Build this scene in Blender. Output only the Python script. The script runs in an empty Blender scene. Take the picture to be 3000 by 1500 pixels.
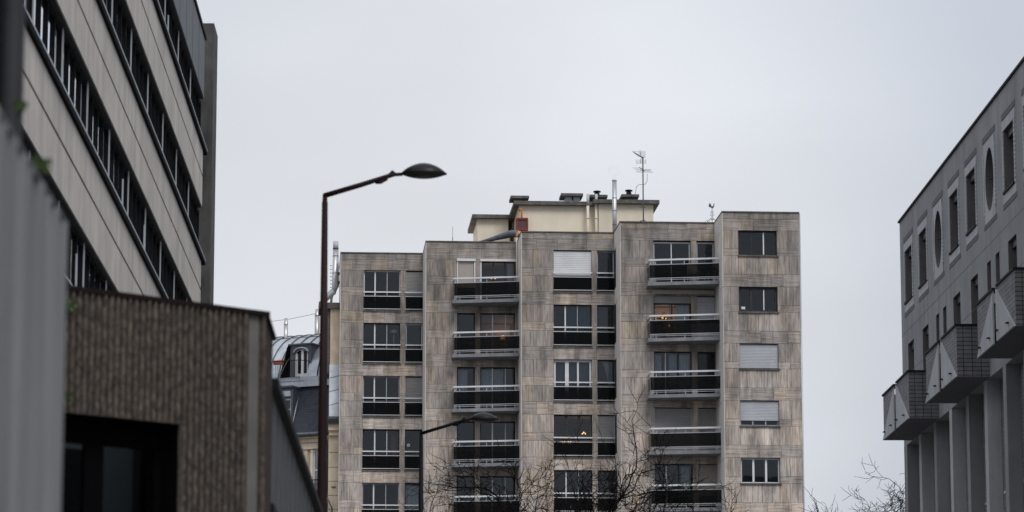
import bpy, math, random
from mathutils import Vector, Matrix
random.seed(11)
S = bpy.context.scene
col = S.collection
R = math.radians
# ------------------------------------------------------------------ camera
EYE = 1.6
PITCH = math.atan(1690/9600)
cd = bpy.data.cameras.new('camera'); cam = bpy.data.objects.new('camera', cd); col.objects.link(cam)
cam.location = (0, 0, EYE); cam.rotation_euler = (math.pi/2 + PITCH, 0, 0)
cd.sensor_width = 36; cd.lens = 115.2; cd.clip_start = .5; cd.clip_end = 6000
cd.dof.use_dof = True; cd.dof.focus_distance = 168; cd.dof.aperture_fstop = 2.8; cd.dof.aperture_blades = 0
S.camera = cam
# ------------------------------------------------------------------ world: overcast sky
SUN_EL, SUN_AZ = R(46), R(158)      # azimuth clockwise from the view axis
w = bpy.data.worlds.new("World"); S.world = w; w.use_nodes = True
nt = w.node_tree; N = nt.nodes; L = nt.links
for n in list(N): N.remove(n)
out = N.new('ShaderNodeOutputWorld'); bg = N.new('ShaderNodeBackground'); L.new(bg.outputs[0], out.inputs[0])
sky = N.new('ShaderNodeTexSky'); sky.sky_type = 'NISHITA'; sky.sun_disc = False
sky.sun_elevation = SUN_EL; sky.sun_rotation = SUN_AZ
sk = N.new('ShaderNodeMixRGB'); sk.blend_type = 'MULTIPLY'; sk.inputs[0].default_value = 1; sk.inputs[2].default_value = (.75,.75,.75,1)
L.new(sky.outputs[0], sk.inputs[1])
tc = N.new('ShaderNodeTexCoord')
nz = N.new('ShaderNodeTexNoise'); nz.inputs['Scale'].default_value = 5.0; nz.inputs['Detail'].default_value = 3; nz.inputs['Roughness'].default_value = .45
mp = N.new('ShaderNodeMapping'); mp.inputs['Scale'].default_value = (1, 1, 2.2); mp.inputs['Location'].default_value = (.3, .1, .4)
L.new(tc.outputs['Generated'], mp.inputs[0]); L.new(mp.outputs[0], nz.inputs[0])
dp = N.new('ShaderNodeVectorMath'); dp.operation = 'DOT_PRODUCT'
L.new(tc.outputs['Generated'], dp.inputs[0]); dp.inputs[1].default_value = Vector((math.sin(R(-.6)), 1, math.tan(R(9.5)))).normalized()
mr = N.new('ShaderNodeMapRange'); mr.inputs['From Min'].default_value = math.cos(R(10)); mr.inputs['From Max'].default_value = 1; mr.interpolation_type = 'SMOOTHSTEP'
L.new(dp.outputs['Value'], mr.inputs['Value'])
sx = N.new('ShaderNodeSeparateXYZ'); L.new(tc.outputs['Generated'], sx.inputs[0])
r1 = N.new('ShaderNodeValToRGB')
r1.color_ramp.elements[0].position = 0; r1.color_ramp.elements[0].color = (4.7, 5.0, 5.65, 1)
r1.color_ramp.elements[1].position = 1; r1.color_ramp.elements[1].color = (9.4, 9.9, 10.7, 1)
L.new(sx.outputs[2], r1.inputs[0])
gl = N.new('ShaderNodeMixRGB'); gl.blend_type = 'MIX'; gl.inputs[2].default_value = (8.1, 8.3, 8.7, 1)
L.new(mr.outputs[0], gl.inputs[0]); L.new(r1.outputs[0], gl.inputs[1])
nr = N.new('ShaderNodeMapRange'); nr.inputs['From Min'].default_value = .3; nr.inputs['From Max'].default_value = .7; nr.inputs['To Min'].default_value = .89; nr.inputs['To Max'].default_value = 1.08
L.new(nz.outputs['Fac'], nr.inputs['Value'])
ml = N.new('ShaderNodeMixRGB'); ml.blend_type = 'MULTIPLY'; ml.inputs[0].default_value = 1
L.new(gl.outputs[0], ml.inputs[1]); L.new(nr.outputs[0], ml.inputs[2])
mx = N.new('ShaderNodeMixRGB'); mx.inputs[0].default_value = .93
L.new(sk.outputs[0], mx.inputs[1]); L.new(ml.outputs[0], mx.inputs[2])
L.new(mx.outputs[0], bg.inputs[0]); bg.inputs[1].default_value = .1
# ------------------------------------------------------------------ sun (veiled by cloud)
sd = bpy.data.lights.new('sun', 'SUN'); sd.energy = 1.35; sd.angle = R(25); sd.color = (1, .96, .9)
sd.color = (1, .975, .94)
so = bpy.data.objects.new('sun', sd); col.objects.link(so)
sv = Vector((math.sin(SUN_AZ)*math.cos(SUN_EL), math.cos(SUN_AZ)*math.cos(SUN_EL), math.sin(SUN_EL)))
so.rotation_euler = sv.to_track_quat('Z', 'Y').to_euler(); so.location = (0, 0, 80)
S.view_settings.view_transform = 'Standard'; S.view_settings.look = 'None'; S.view_settings.exposure = 0; S.view_settings.gamma = 1
S.cycles.max_bounces = 8; S.cycles.transparent_max_bounces = 16; S.cycles.sample_clamp_indirect = 4

# ------------------------------------------------------------------ frames: azimuth of local Y (clockwise from the view axis)
AZ = {'C': R(-3.81), 'S': R(-1.381), 'H': R(25), 'K': R(-42)}
def fr(k):
    a = AZ[k]; return Vector((math.cos(a), -math.sin(a), 0)), Vector((math.sin(a), math.cos(a), 0))
def W(k, x, y, z=0):
    X, Y = fr(k); return X*x + Y*y + Vector((0, 0, z + EYE))
def px(u, v, k, ax, val):               # meeting point of a sight line and a real wall plane, in the wall's own frame
    X, Y = fr(k); c, s = math.cos(PITCH), math.sin(PITCH)
    x = (u-1500)/9600; y = (750-v)/9600
    r = Vector((x, c - s*y, s + c*y)); p = r*(val/r.dot(X if ax == 'x' else Y))
    return p.dot(X), p.dot(Y), p.z

# ------------------------------------------------------------------ materials
def mat(name, base, rough=.8, metal=0, noise=None, bump=0, emit=None, spec=.5, streak=None, attr=False):
    m = bpy.data.materials.new(name); m.use_nodes = True
    nt = m.node_tree; N = nt.nodes; L = nt.links; b = N['Principled BSDF']
    b.inputs['Base Color'].default_value = (*base, 1); b.inputs['Roughness'].default_value = rough
    b.inputs['Metallic'].default_value = metal; b.inputs['Specular IOR Level'].default_value = spec
    if emit:
        b.inputs['Emission Color'].default_value = (*emit[0], 1); b.inputs['Emission Strength'].default_value = emit[1]
    if noise:
        tc = N.new('ShaderNodeTexCoord'); prev = None
        layers = [(noise[0], noise[1], (1, 1, 1))]
        if streak: layers.append((streak[0], streak[1], (1, 1, streak[2])))
        src = None
        for sc, amt, aniso in layers:
            mpn = N.new('ShaderNodeMapping'); mpn.inputs['Scale'].default_value = aniso
            n = N.new('ShaderNodeTexNoise'); n.inputs['Scale'].default_value = sc; n.inputs['Detail'].default_value = 6; n.inputs['Roughness'].default_value = .6
            L.new(tc.outputs['Object'], mpn.inputs[0]); L.new(mpn.outputs[0], n.inputs['Vector'])
            q = N.new('ShaderNodeMapRange'); q.inputs['From Min'].default_value = .25; q.inputs['From Max'].default_value = .75
            q.inputs['To Min'].default_value = 1-amt; q.inputs['To Max'].default_value = 1+amt
            L.new(n.outputs['Fac'], q.inputs['Value'])
            mm = N.new('ShaderNodeMixRGB'); mm.blend_type = 'MULTIPLY'; mm.inputs[0].default_value = 1
            if src is None: mm.inputs[1].default_value = (*base, 1)
            else: L.new(src, mm.inputs[1])
            L.new(q.outputs[0], mm.inputs[2]); src = mm.outputs[0]; last = n
        L.new(src, b.inputs['Base Color'])
        if bump:
            bp = N.new('ShaderNodeBump'); bp.inputs['Strength'].default_value = bump; bp.inputs['Distance'].default_value = .02
            L.new(last.outputs['Fac'], bp.inputs['Height']); L.new(bp.outputs[0], b.inputs['Normal'])
    return m

def travertine():
    m = bpy.data.materials.new('travertine'); m.use_nodes = True
    nt = m.node_tree; N = nt.nodes; L = nt.links; b = N['Principled BSDF']; b.inputs['Roughness'].default_value = .75
    at = N.new('ShaderNodeAttribute'); at.attribute_name = 'tint'
    uv = N.new('ShaderNodeUVMap'); uv.uv_map = 'UVMap'
    def noise(scale, sc3, det=6):
        a = N.new('ShaderNodeMapping'); a.inputs['Scale'].default_value = sc3; L.new(uv.outputs[0], a.inputs[0])
        n = N.new('ShaderNodeTexNoise'); n.inputs['Scale'].default_value = scale; n.inputs['Detail'].default_value = det; n.inputs['Roughness'].default_value = .62
        n.inputs['Distortion'].default_value = .25
        L.new(a.outputs[0], n.inputs['Vector']); return n
    g1 = noise(1.0, (.45, 12, 1)); g2 = noise(1.0, (1.2, 30, 1))
    ad = N.new('ShaderNodeMath'); ad.operation = 'ADD'; L.new(g1.outputs['Fac'], ad.inputs[0]); L.new(g2.outputs['Fac'], ad.inputs[1])
    rp = N.new('ShaderNodeValToRGB'); e = rp.color_ramp.elements
    e[0].position = .37; e[0].color = (.47, .43, .40, 1); e[1].position = .62; e[1].color = (1.24, 1.19, 1.14, 1)
    e2 = e.new(.5); e2.color = (.92, .91, .9, 1)
    hf = N.new('ShaderNodeMath'); hf.operation = 'MULTIPLY'; hf.inputs[1].default_value = .5; L.new(ad.outputs[0], hf.inputs[0]); L.new(hf.outputs[0], rp.inputs[0])
    m1 = N.new('ShaderNodeMixRGB'); m1.blend_type = 'MULTIPLY'; m1.inputs[0].default_value = 1
    L.new(at.outputs['Color'], m1.inputs[1]); L.new(rp.outputs[0], m1.inputs[2])
    # weather stains over the whole wall
    tc = N.new('ShaderNodeTexCoord'); a = N.new('ShaderNodeMapping'); a.inputs['Scale'].default_value = (1.0, 1.0, .28); L.new(tc.outputs['Object'], a.inputs[0])
    st = N.new('ShaderNodeTexNoise'); st.inputs['Scale'].default_value = 1.5; st.inputs['Detail'].default_value = 7; st.inputs['Roughness'].default_value = .68; L.new(a.outputs[0], st.inputs['Vector'])
    q = N.new('ShaderNodeMapRange'); q.inputs['From Min'].default_value = .36; q.inputs['From Max'].default_value = .6; q.inputs['To Min'].default_value = .56; q.inputs['To Max'].default_value = 1.24
    L.new(st.outputs['Fac'], q.inputs['Value'])
    m2 = N.new('ShaderNodeMixRGB'); m2.blend_type = 'MULTIPLY'; m2.inputs[0].default_value = 1; L.new(m1.outputs[0], m2.inputs[1]); L.new(q.outputs[0], m2.inputs[2])
    L.new(m2.outputs[0], b.inputs['Base Color'])
    bp = N.new('ShaderNodeBump'); bp.inputs['Strength'].default_value = .25; bp.inputs['Distance'].default_value = .01; L.new(g2.outputs['Fac'], bp.inputs['Height']); L.new(bp.outputs[0], b.inputs['Normal'])
    return m

def glass(name, tint, ior=1.45, dark=(0, 0, 0), op=0.):
    m = bpy.data.materials.new(name); m.use_nodes = True
    nt = m.node_tree; N = nt.nodes; L = nt.links; N.remove(N['Principled BSDF']); o = N['Material Output']
    f = N.new('ShaderNodeFresnel'); f.inputs[0].default_value = ior
    t = N.new('ShaderNodeBsdfTransparent'); t.inputs[0].default_value = (*tint, 1)
    g = N.new('ShaderNodeBsdfGlossy'); g.inputs['Roughness'].default_value = .03; g.inputs[0].default_value = (.9, .95, 1, 1)
    base = t
    if op:
        d = N.new('ShaderNodeBsdfDiffuse'); d.inputs[0].default_value = (*dark, 1)
        q = N.new('ShaderNodeMixShader'); q.inputs[0].default_value = op; L.new(t.outputs[0], q.inputs[1]); L.new(d.outputs[0], q.inputs[2]); base = q
    x = N.new('ShaderNodeMixShader'); L.new(f.outputs[0], x.inputs[0]); L.new(base.outputs[0], x.inputs[1]); L.new(g.outputs[0], x.inputs[2]); L.new(x.outputs[0], o.inputs[0])
    # slightly uneven panes
    tc = N.new('ShaderNodeTexCoord'); n = N.new('ShaderNodeTexNoise'); n.inputs['Scale'].default_value = .7; L.new(tc.outputs['Object'], n.inputs['Vector'])
    bp = N.new('ShaderNodeBump'); bp.inputs['Strength'].default_value = .12; bp.inputs['Distance'].default_value = .05; L.new(n.outputs['Fac'], bp.inputs['Height']); L.new(bp.outputs[0], g.inputs['Normal'])
    return m

def brick(name, c1, c2, mortar, bw, bh, ms=.02, scale=1, rough=.7, off=.5, vert='z'):
    m = bpy.data.materials.new(name); m.use_nodes = True
    nt = m.node_tree; N = nt.nodes; L = nt.links; b = N['Principled BSDF']; b.inputs['Roughness'].default_value = rough
    uv = N.new('ShaderNodeUVMap'); uv.uv_map = 'UVMap'
    t = N.new('ShaderNodeTexBrick'); t.offset = off; t.inputs['Scale'].default_value = 1; t.inputs['Brick Width'].default_value = bw; t.inputs['Row Height'].default_value = bh
    t.inputs['Mortar Size'].default_value = ms; t.inputs['Mortar Smooth'].default_value = .1
    t.inputs['Color1'].default_value = (*c1, 1); t.inputs['Color2'].default_value = (*c2, 1); t.inputs['Mortar'].default_value = (*mortar, 1)
    L.new(uv.outputs[0], t.inputs[0])
    n = N.new('ShaderNodeTexNoise'); n.inputs['Scale'].default_value = 3; n.inputs['Detail'].default_value = 5; L.new(uv.outputs[0], n.inputs['Vector'])
    q = N.new('ShaderNodeMapRange'); q.inputs['From Min'].default_value = .3; q.inputs['From Max'].default_value = .7; q.inputs['To Min'].default_value = .8; q.inputs['To Max'].default_value = 1.2; L.new(n.outputs['Fac'], q.inputs['Value'])
    mm = N.new('ShaderNodeMixRGB'); mm.blend_type = 'MULTIPLY'; mm.inputs[0].default_value = 1; L.new(t.outputs[0], mm.inputs[1]); L.new(q.outputs[0], mm.inputs[2]); L.new(mm.outputs[0], b.inputs['Base Color'])
    bp = N.new('ShaderNodeBump'); bp.inputs['Strength'].default_value = .5; bp.inputs['Distance'].default_value = .01; bp.invert = True; L.new(t.outputs['Fac'], bp.inputs['Height']); L.new(bp.outputs[0], b.inputs['Normal'])
    return m

M = dict(
 trav=travertine(),
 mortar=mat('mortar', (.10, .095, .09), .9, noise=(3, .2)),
 sidec=mat('side_concrete', (.70, .64, .585), .85, noise=(1.2, .14), streak=(3, .15, .12), bump=.1),
 slabc=mat('balcony_concrete', (.23, .235, .25), .85, noise=(1.5, .15), streak=(2.5, .25, .3)),
 white=mat('white_metal', (.74, .74, .76), .4, noise=(2, .08)),
 alu=mat('grey_aluminium', (.45, .46, .48), .4, .4, noise=(2, .08)),
 dark=mat('dark_frame', (.02, .02, .022), .5, noise=(2, .2)),
 glass=glass('window_glass', (.74, .80, .86), 1.6),
 glassd=glass('dark_window_glass', (.16, .17, .19), 1.45),
 tint=glass('tinted_glass', (.34, .33, .32), 1.17, (.012, .011, .011), .3),
 ribg=glass('ribbon_glass', (.45, .48, .5), 1.06),
 inter=mat('room_paint', (.22, .21, .2), .9, noise=(.7, .3)),
 shut=mat('shutter_white', (.72, .72, .74), .55, noise=(1.5, .1)),
 shutg=mat('shutter_grey', (.30, .29, .285), .6, noise=(1.5, .12)),
 shutl=mat('shutter_pale_grey', (.50, .51, .54), .6, noise=(1.5, .1)),
 screen=mat('screen_beige', (.42, .375, .33), .85, noise=(6, .06)),
 cream=mat('cream_render', (.84, .75, .60), .9, noise=(.8, .07), streak=(1.6, .07, .12), bump=.05),
 coping=mat('weathered_coping', (.12, .115, .105), .9, noise=(2.2, .5), streak=(7, .35, 1), bump=.2),
 zinc=mat('zinc', (.48, .51, .55), .42, .5, noise=(1.3, .22), streak=(3.5, .16, .2), bump=.05),
 zincd=mat('zinc_dark', (.10, .11, .125), .5, .4, noise=(2, .25)),
 steel=mat('stainless_flue', (.55, .55, .56), .38, .75, noise=(3, .12), streak=(5, .12, .1)),
 black=mat('black_paint', (.010, .010, .011), .6, noise=(3, .2), spec=.15),
 red=mat('red_box_paint', (.23, .022, .018), .55, noise=(3, .2)),
 orange=mat('orange_pipe', (.75, .30, .03), .5, noise=(3, .12)),
 duct=mat('slate_duct', (.10, .108, .125), .6, noise=(3, .45), streak=(9, .3, 1)),
 stone=mat('lutetian_stone', (.66, .55, .42), .9, noise=(1.3, .16), streak=(3, .2, .3), bump=.2),
 chimc=mat('chimney_render', (.74, .60, .44), .9, noise=(1.4, .18), streak=(2, .22, .25), bump=.15),
 slate=brick('slate', (.030, .036, .052), (.045, .052, .07), (.012, .014, .02), .22, .11, .012),
 bricky=brick('chimney_brick', (.05, .04, .035), (.09, .07, .055), (.16, .15, .13), .23, .075, .02),
 conc=mat('precast_concrete', (.57, .52, .475), .85, noise=(.7, .16), streak=(1.6, .2, .07), bump=.08),
 concd=mat('stained_concrete', (.075, .074, .072), .9, noise=(1.1, .45), streak=(3, .35, .2), bump=.2),
 fascia=mat('slate_grey_panel', (.115, .125, .14), .6, noise=(1.2, .12), streak=(5, .12, .2)),
 sill=mat('metal_sill', (.42, .46, .50), .5, .2, noise=(2, .1)),
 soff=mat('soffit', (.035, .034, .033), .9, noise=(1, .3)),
 mull=mat('mullion_render', (.42, .43, .45), .7, noise=(2, .1)),
 pane_reflection=mat('pale_reflection', (.30, .33, .37), .8, noise=(3, .08)),
 grout=mat('groove', (.02, .02, .02), .9, noise=(3, .2)),
 rconc=mat('blue_grey_render', (.275, .275, .283), .9, noise=(.6, .16), streak=(1.6, .2, .1), bump=.05),
 rconl=mat('pale_trim', (.45, .455, .465), .85, noise=(1, .14), streak=(3, .14, .12)),
 rcond=mat('dark_trim', (.13, .13, .14), .85, noise=(1, .15)),
 rrev=mat('window_reveal', (.13, .12, .12), .8, noise=(1.5, .2)),
 tile=brick('grey_tile', (.14, .135, .14), (.18, .175, .18), (.02, .02, .022), .27, .13, .012, off=0),
 tilel=brick('pale_tile', (.17, .17, .18), (.22, .22, .23), (.08, .08, .085), .55, .13, .012),
 cord=mat('corduroy_concrete', (.088, .071, .058), .95, noise=(18, .8), streak=(1.1, .18, .3), bump=.9),
 strip=mat('smooth_strip', (.13, .12, .11), .9, noise=(3, .2)),
 cap=mat('rusty_cap', (.014, .009, .008), .8, noise=(4, .3), spec=.1),
 gwall=mat('graphite_panel', (.055, .055, .06), .7, noise=(2, .2), streak=(3, .2, .1)),
 corr=mat('corrugated_sheet', (.18, .184, .19), .6, .1, noise=(1.5, .08), streak=(5, .55, .02)),
 pole=mat('lamp_paint_brown', (.016, .0045, .0045), .6, noise=(4, .3), spec=.2),
 poleb=mat('lamp_paint_black', (.005, .0045, .0045), .5, noise=(4, .3), spec=.12),
 hood=mat('lamp_hood', (.009, .0085, .0095), .28, noise=(3, .1), spec=.3),
 bowl=mat('lamp_bowl', (.035, .038, .034), .3, noise=(3, .1), spec=.3),
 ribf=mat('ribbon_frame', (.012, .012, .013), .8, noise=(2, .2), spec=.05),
 bark=mat('bark', (.009, .0075, .0065), .9, noise=(9, .4), spec=.1),
 leaf=mat('leaf', (.10, .115, .03), .7, noise=(4, .5)),
 leafd=mat('ivy_leaf', (.045, .075, .018), .7, noise=(6, .5)),
 lace=mat('curtain_white', (.56, .58, .58), .9, noise=(3, .1)),
 teal=mat('curtain_teal', (.03, .15, .19), .9, noise=(3, .15)),
 terra=mat('terracotta', (.30, .08, .045), .8, noise=(5, .15)),
 copper=mat('verdigris', (.055, .10, .085), .6, noise=(6, .3)),
 ant=mat('antenna_metal', (.11, .11, .11), .5, .5, noise=(5, .2)),
 antl=mat('antenna_light', (.38, .38, .38), .5, .5, noise=(5, .2)),
 glow=mat('lamp_glow', (1, .6, .25), .5, emit=((1, .52, .20), 3.2)),
 glows=mat('lamp_shade_glow', (1, .55, .25), .5, emit=((1, .42, .13), 2.4)),
 warm=mat('warm_wall', (.42, .36, .33), .9, noise=(1, .1)),
 asph=mat('asphalt', (.05, .05, .052), .9, noise=(4, .25), bump=.2),
 pave=mat('pavement_stone', (.24, .235, .22), .9, noise=(2, .2), bump=.1),
 soil=mat('city_ground', (.09, .09, .085), .95, noise=(.2, .3)),
 paint=mat('road_paint', (.75, .75, .72), .7, noise=(5, .1)),
 wood=mat('door_wood', (.20, .11, .06), .6, noise=(4, .3)),
)

# ------------------------------------------------------------------ mesh builder (coordinates in a frame, relative to the thing's base)
class Root:
    def __init__(s, name, k, x, y, z, label, cat, group=None, rot=0):
        s.k = k; s.o = (x, y, z); e = bpy.data.objects.new(name, None); col.objects.link(e)
        e.location = W(k, x, y, z); e.rotation_euler = (0, 0, -AZ[k] + rot); e['label'] = label; e['category'] = cat
        if group: e['group'] = group
        e.empty_display_size = .2; s.e = e
class MB:
    def __init__(s): s.v = []; s.f = []; s.uv = []; s.col = []; s.smooth = []
    def face(s, pts, uv=None, c=(1, 1, 1), sm=False):
        i = len(s.v); s.v += [tuple(p) for p in pts]; s.f.append(tuple(range(i, i+len(pts))))
        if uv is None:
            a = Vector(pts[1]) - Vector(pts[0]); b = Vector(pts[-1]) - Vector(pts[0]); n = a.cross(b)
            if abs(n.z) > .8*n.length: uv = [(p[0], p[1]) for p in pts]
            elif abs(n.x) > abs(n.y): uv = [(p[1], p[2]) for p in pts]
            else: uv = [(p[0], p[2]) for p in pts]
        s.uv.append(uv); s.col.append(c); s.smooth.append(sm)
    def box(s, x0, x1, y0, y1, z0, z1, skip='', c=(1, 1, 1)):
        if x0 > x1: x0, x1 = x1, x0
        if y0 > y1: y0, y1 = y1, y0
        if z0 > z1: z0, z1 = z1, z0
        P = lambda a, b, d: (a, b, d)
        F = {'f': [P(x0,y0,z0),P(x1,y0,z0),P(x1,y0,z1),P(x0,y0,z1)], 'b': [P(x1,y1,z0),P(x0,y1,z0),P(x0,y1,z1),P(x1,y1,z1)],
             'l': [P(x0,y1,z0),P(x0,y0,z0),P(x0,y0,z1),P(x0,y1,z1)], 'r': [P(x1,y0,z0),P(x1,y1,z0),P(x1,y1,z1),P(x1,y0,z1)],
             't': [P(x0,y0,z1),P(x1,y0,z1),P(x1,y1,z1),P(x0,y1,z1)], 'd': [P(x0,y1,z0),P(x1,y1,z0),P(x1,y0,z0),P(x0,y0,z0)]}
        for k, p in F.items():
            if k not in skip: s.face(p, c=c)
    def prism(s, poly, z0, z1):          # polygon in x,y (counter-clockwise)
        n = len(poly)
        for i in range(n):
            a, b = poly[i], poly[(i+1) % n]; s.face([(a[0],a[1],z0),(b[0],b[1],z0),(b[0],b[1],z1),(a[0],a[1],z1)])
        s.face([(p[0],p[1],z1) for p in poly]); s.face([(p[0],p[1],z0) for p in reversed(poly)])
    def xprism(s, prof, x0, x1, sm=False, caps=True):   # profile of (y,z) extruded along x
        n = len(prof)
        for i in range(n - (0 if caps else 1)):
            a, b = prof[i], prof[(i+1) % n]; s.face([(x0,a[0],a[1]),(x1,a[0],a[1]),(x1,b[0],b[1]),(x0,b[0],b[1])], sm=sm)
        if caps: s.face([(x0,p[0],p[1]) for p in reversed(prof)]); s.face([(x1,p[0],p[1]) for p in prof])
    def yprism(s, prof, y0, y1, sm=False):              # profile of (x,z) extruded along y
        n = len(prof)
        for i in range(n):
            a, b = prof[i], prof[(i+1) % n]; s.face([(a[0],y0,a[1]),(b[0],y0,b[1]),(b[0],y1,b[1]),(a[0],y1,a[1])], sm=sm)
        s.face([(p[0],y0,p[1]) for p in prof]); s.face([(p[0],y1,p[1]) for p in reversed(prof)])
    def tube(s, path, r, n=8, caps=True):
        path = [Vector(p) for p in path]; rs = r if isinstance(r, (list, tuple)) else [r]*len(path); rings = []
        for i, p in enumerate(path):
            d = (path[min(i+1, len(path)-1)] - path[max(i-1, 0)]).normalized()
            u = d.cross(Vector((0, 0, 1))) if abs(d.z) < .95 else d.cross(Vector((0, 1, 0)))
            u.normalize(); v = d.cross(u); i0 = len(s.v)
            s.v += [tuple(p + (u*math.cos(t) + v*math.sin(t))*rs[i]) for t in [2*math.pi*j/n for j in range(n)]]; rings.append(i0)
        for a, b in zip(rings, rings[1:]):
            for j in range(n):
                k = (j+1) % n; s.f.append((a+j, a+k, b+k, b+j)); s.uv.append([(0,0),(1,0),(1,1),(0,1)]); s.col.append((1,1,1)); s.smooth.append(n > 4)
        if caps:
            for a, rev in ((rings[0], 1), (rings[-1], 0)):
                ids = [a+j for j in range(n)]; ids = ids[::-1] if rev else ids
                s.f.append(tuple(ids)); s.uv.append([(0,0)]*n); s.col.append((1,1,1)); s.smooth.append(False)
    def build(s, name, m, root=None, parent=None, label=None):
        me = bpy.data.meshes.new(name)
        ox, oy, oz = root.o if root else (0, 0, 0)
        me.from_pydata([(x-ox, y-oy, z-oz) for x, y, z in s.v], [], s.f)
        me.uv_layers.new(name='UVMap'); me.color_attributes.new('tint', 'FLOAT_COLOR', 'CORNER')
        uvl = me.uv_layers['UVMap']; ca = me.color_attributes['tint']
        k = 0
        for fi, p in enumerate(me.polygons):
            p.use_smooth = s.smooth[fi]
            for j in range(len(s.f[fi])):
                uvl.data[k].uv = s.uv[fi][j]; ca.data[k].color = (*s.col[fi], 1); k += 1
        me.materials.append(m if not isinstance(m, str) else M[m]); me.update()
        o = bpy.data.objects.new(name, me); col.objects.link(o)
        if parent is not None: o.parent = parent
        elif root: o.parent = root.e
        if label: o['label'] = label
        return o
def thing(o, label, cat, group=None):
    o['label'] = label; o['category'] = cat
    if group: o['group'] = group
    return o
def struct(o): o['kind'] = 'structure'; return o
def single(mb, name, m, k, x, y, z, label, cat, group=None):   # a thing that is one mesh, its coordinates given in frame k
    me_o = mb.build(name, m); 
    for v in me_o.data.vertices: v.co = Vector(v.co) - Vector((x, y, z))
    me_o.location = W(k, x, y, z); me_o.rotation_euler = (0, 0, -AZ[k]); return thing(me_o, label, cat, group)

G = -EYE      # ground level in frame coordinates
# ================================================================== ground and street
g = MB(); g.face([(-3000,-500,0),(3000,-500,0),(3000,5000,0),(-3000,5000,0)]); struct(g.build('ground', 'soil'))
def sheet(name, m, x0, x1, y0, y1, z, th=0):
    b = MB()
    if th: b.box(x0, x1, y0, y1, z-th, z)
    else: b.face([(x0,y0,z),(x1,y0,z),(x1,y1,z),(x0,y1,z)])
    o = b.build(name, m); o.rotation_euler = (0, 0, -AZ['S']); return struct(o)
sheet('road', 'asph', 1.2, 11.5, -60, 330, .004)
sheet('pavement', 'pave', -1.5, 1.2, -60, 165, .124, .12)
sheet('pavement', 'pave', 11.5, 16.8, -60, 165, .124, .12)
b = MB()
for i in range(24): b.face([(6.25, -40+i*8, .008), (6.4, -40+i*8, .008), (6.4, -37+i*8, .008), (6.25, -37+i*8, .008)])
o = b.build('road_marking', 'paint'); o.rotation_euler = (0, 0, -AZ['S']); struct(o)

# ================================================================== stone clad apartment building
AB = Root('apartment_building', 'C', 13.7, 173, G, 'travertine clad apartment block stepping forward in five bays, cream rooftop storey above', 'apartment building')
Z0, PIT = 29.66, 2.853
top = lambda k: Z0 - PIT*k
ROOF = 30.6
SEC = [(2.36, 6.77, 173.0), (6.77, 11.58, 169.3), (11.58, 16.39, 166.2), (16.39, 21.21, 163.07), (21.21, 25.05, 160.0)]
OPN = [[(3.58, 5.53), (5.83, 6.73)], [(8.40, 9.33), (9.62, 11.50)], [(13.22, 15.18), (15.47, 16.36)], [(18.05, 19.96), (20.26, 21.17)], [(21.98, 23.92)]]
NF = 5
def tint(z, sec):
    base = random.choice([(.52,.455,.41), (.47,.42,.385), (.55,.475,.425), (.46,.415,.385), (.56,.47,.40), (.53,.465,.425)])
    if random.random() < .07: base = (.58,.485,.39)
    h = (z - 14)/(ROOF - 14)           # soot on the upper courses
    k = 1.08 - .46*max(0, min(1, h*1.1)) ** 1.3
    k *= random.uniform(.9, 1.1)
    g = sum(base)/3; s = .12*max(0, h)
    return tuple((c*(1-s) + g*s)*k for c in base)
wash = 1.0
def slab(mb, x0, x1, z0, z1, y, vert, sec):
    e = .006; x0 += e; x1 -= e; z0 += e; z1 -= e
    if x1-x0 < .03: return
    ou, ov = random.uniform(0, 50), random.uniform(0, 50); c = tuple(q_*wash for q_ in tint((z0+z1)/2, sec))
    yf = y - random.uniform(.024, .028)
    P = [(x0,yf,z0),(x1,yf,z0),(x1,yf,z1),(x0,yf,z1)]
    uv = [((p[2] if vert else p[0])+ou, (p[0] if vert else p[2])+ov) for p in P]
    mb.face(P, uv, c)
    for a, b in ((0,3),(1,2)):
        p, q = P[a], P[b]; pts = [p, q, (q[0], y, q[2]), (p[0], y, p[2])]
        mb.face(pts if a == 0 else pts[::-1], [uv[a], uv[b], uv[b], uv[a]] if a == 0 else [uv[a], uv[b], uv[b], uv[a]], c)
    for a, b in ((3,2),(0,1)):
        p, q = P[a], P[b]; mb.face([p, q, (q[0], y, q[2]), (p[0], y, p[2])], [uv[a], uv[b], uv[b], uv[a]], c)
def run(mb, x0, x1, z0, z1, y, vert, sec):
    w = x1-x0
    if w <= .45: slab(mb, x0, x1, z0, z1, y, vert, sec); return
    x = x0
    while x < x1 - .01:
        d = random.choice([.36, .42, .5, .55, .6]) if vert else random.choice([.6, .75, .95, 1.1, 1.2])
        if x1 - (x + d) < .28: d = x1 - x
        slab(mb, x, x+d, z0, z1, y, vert, sec); x += d
VH, HH = .92, .43
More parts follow.
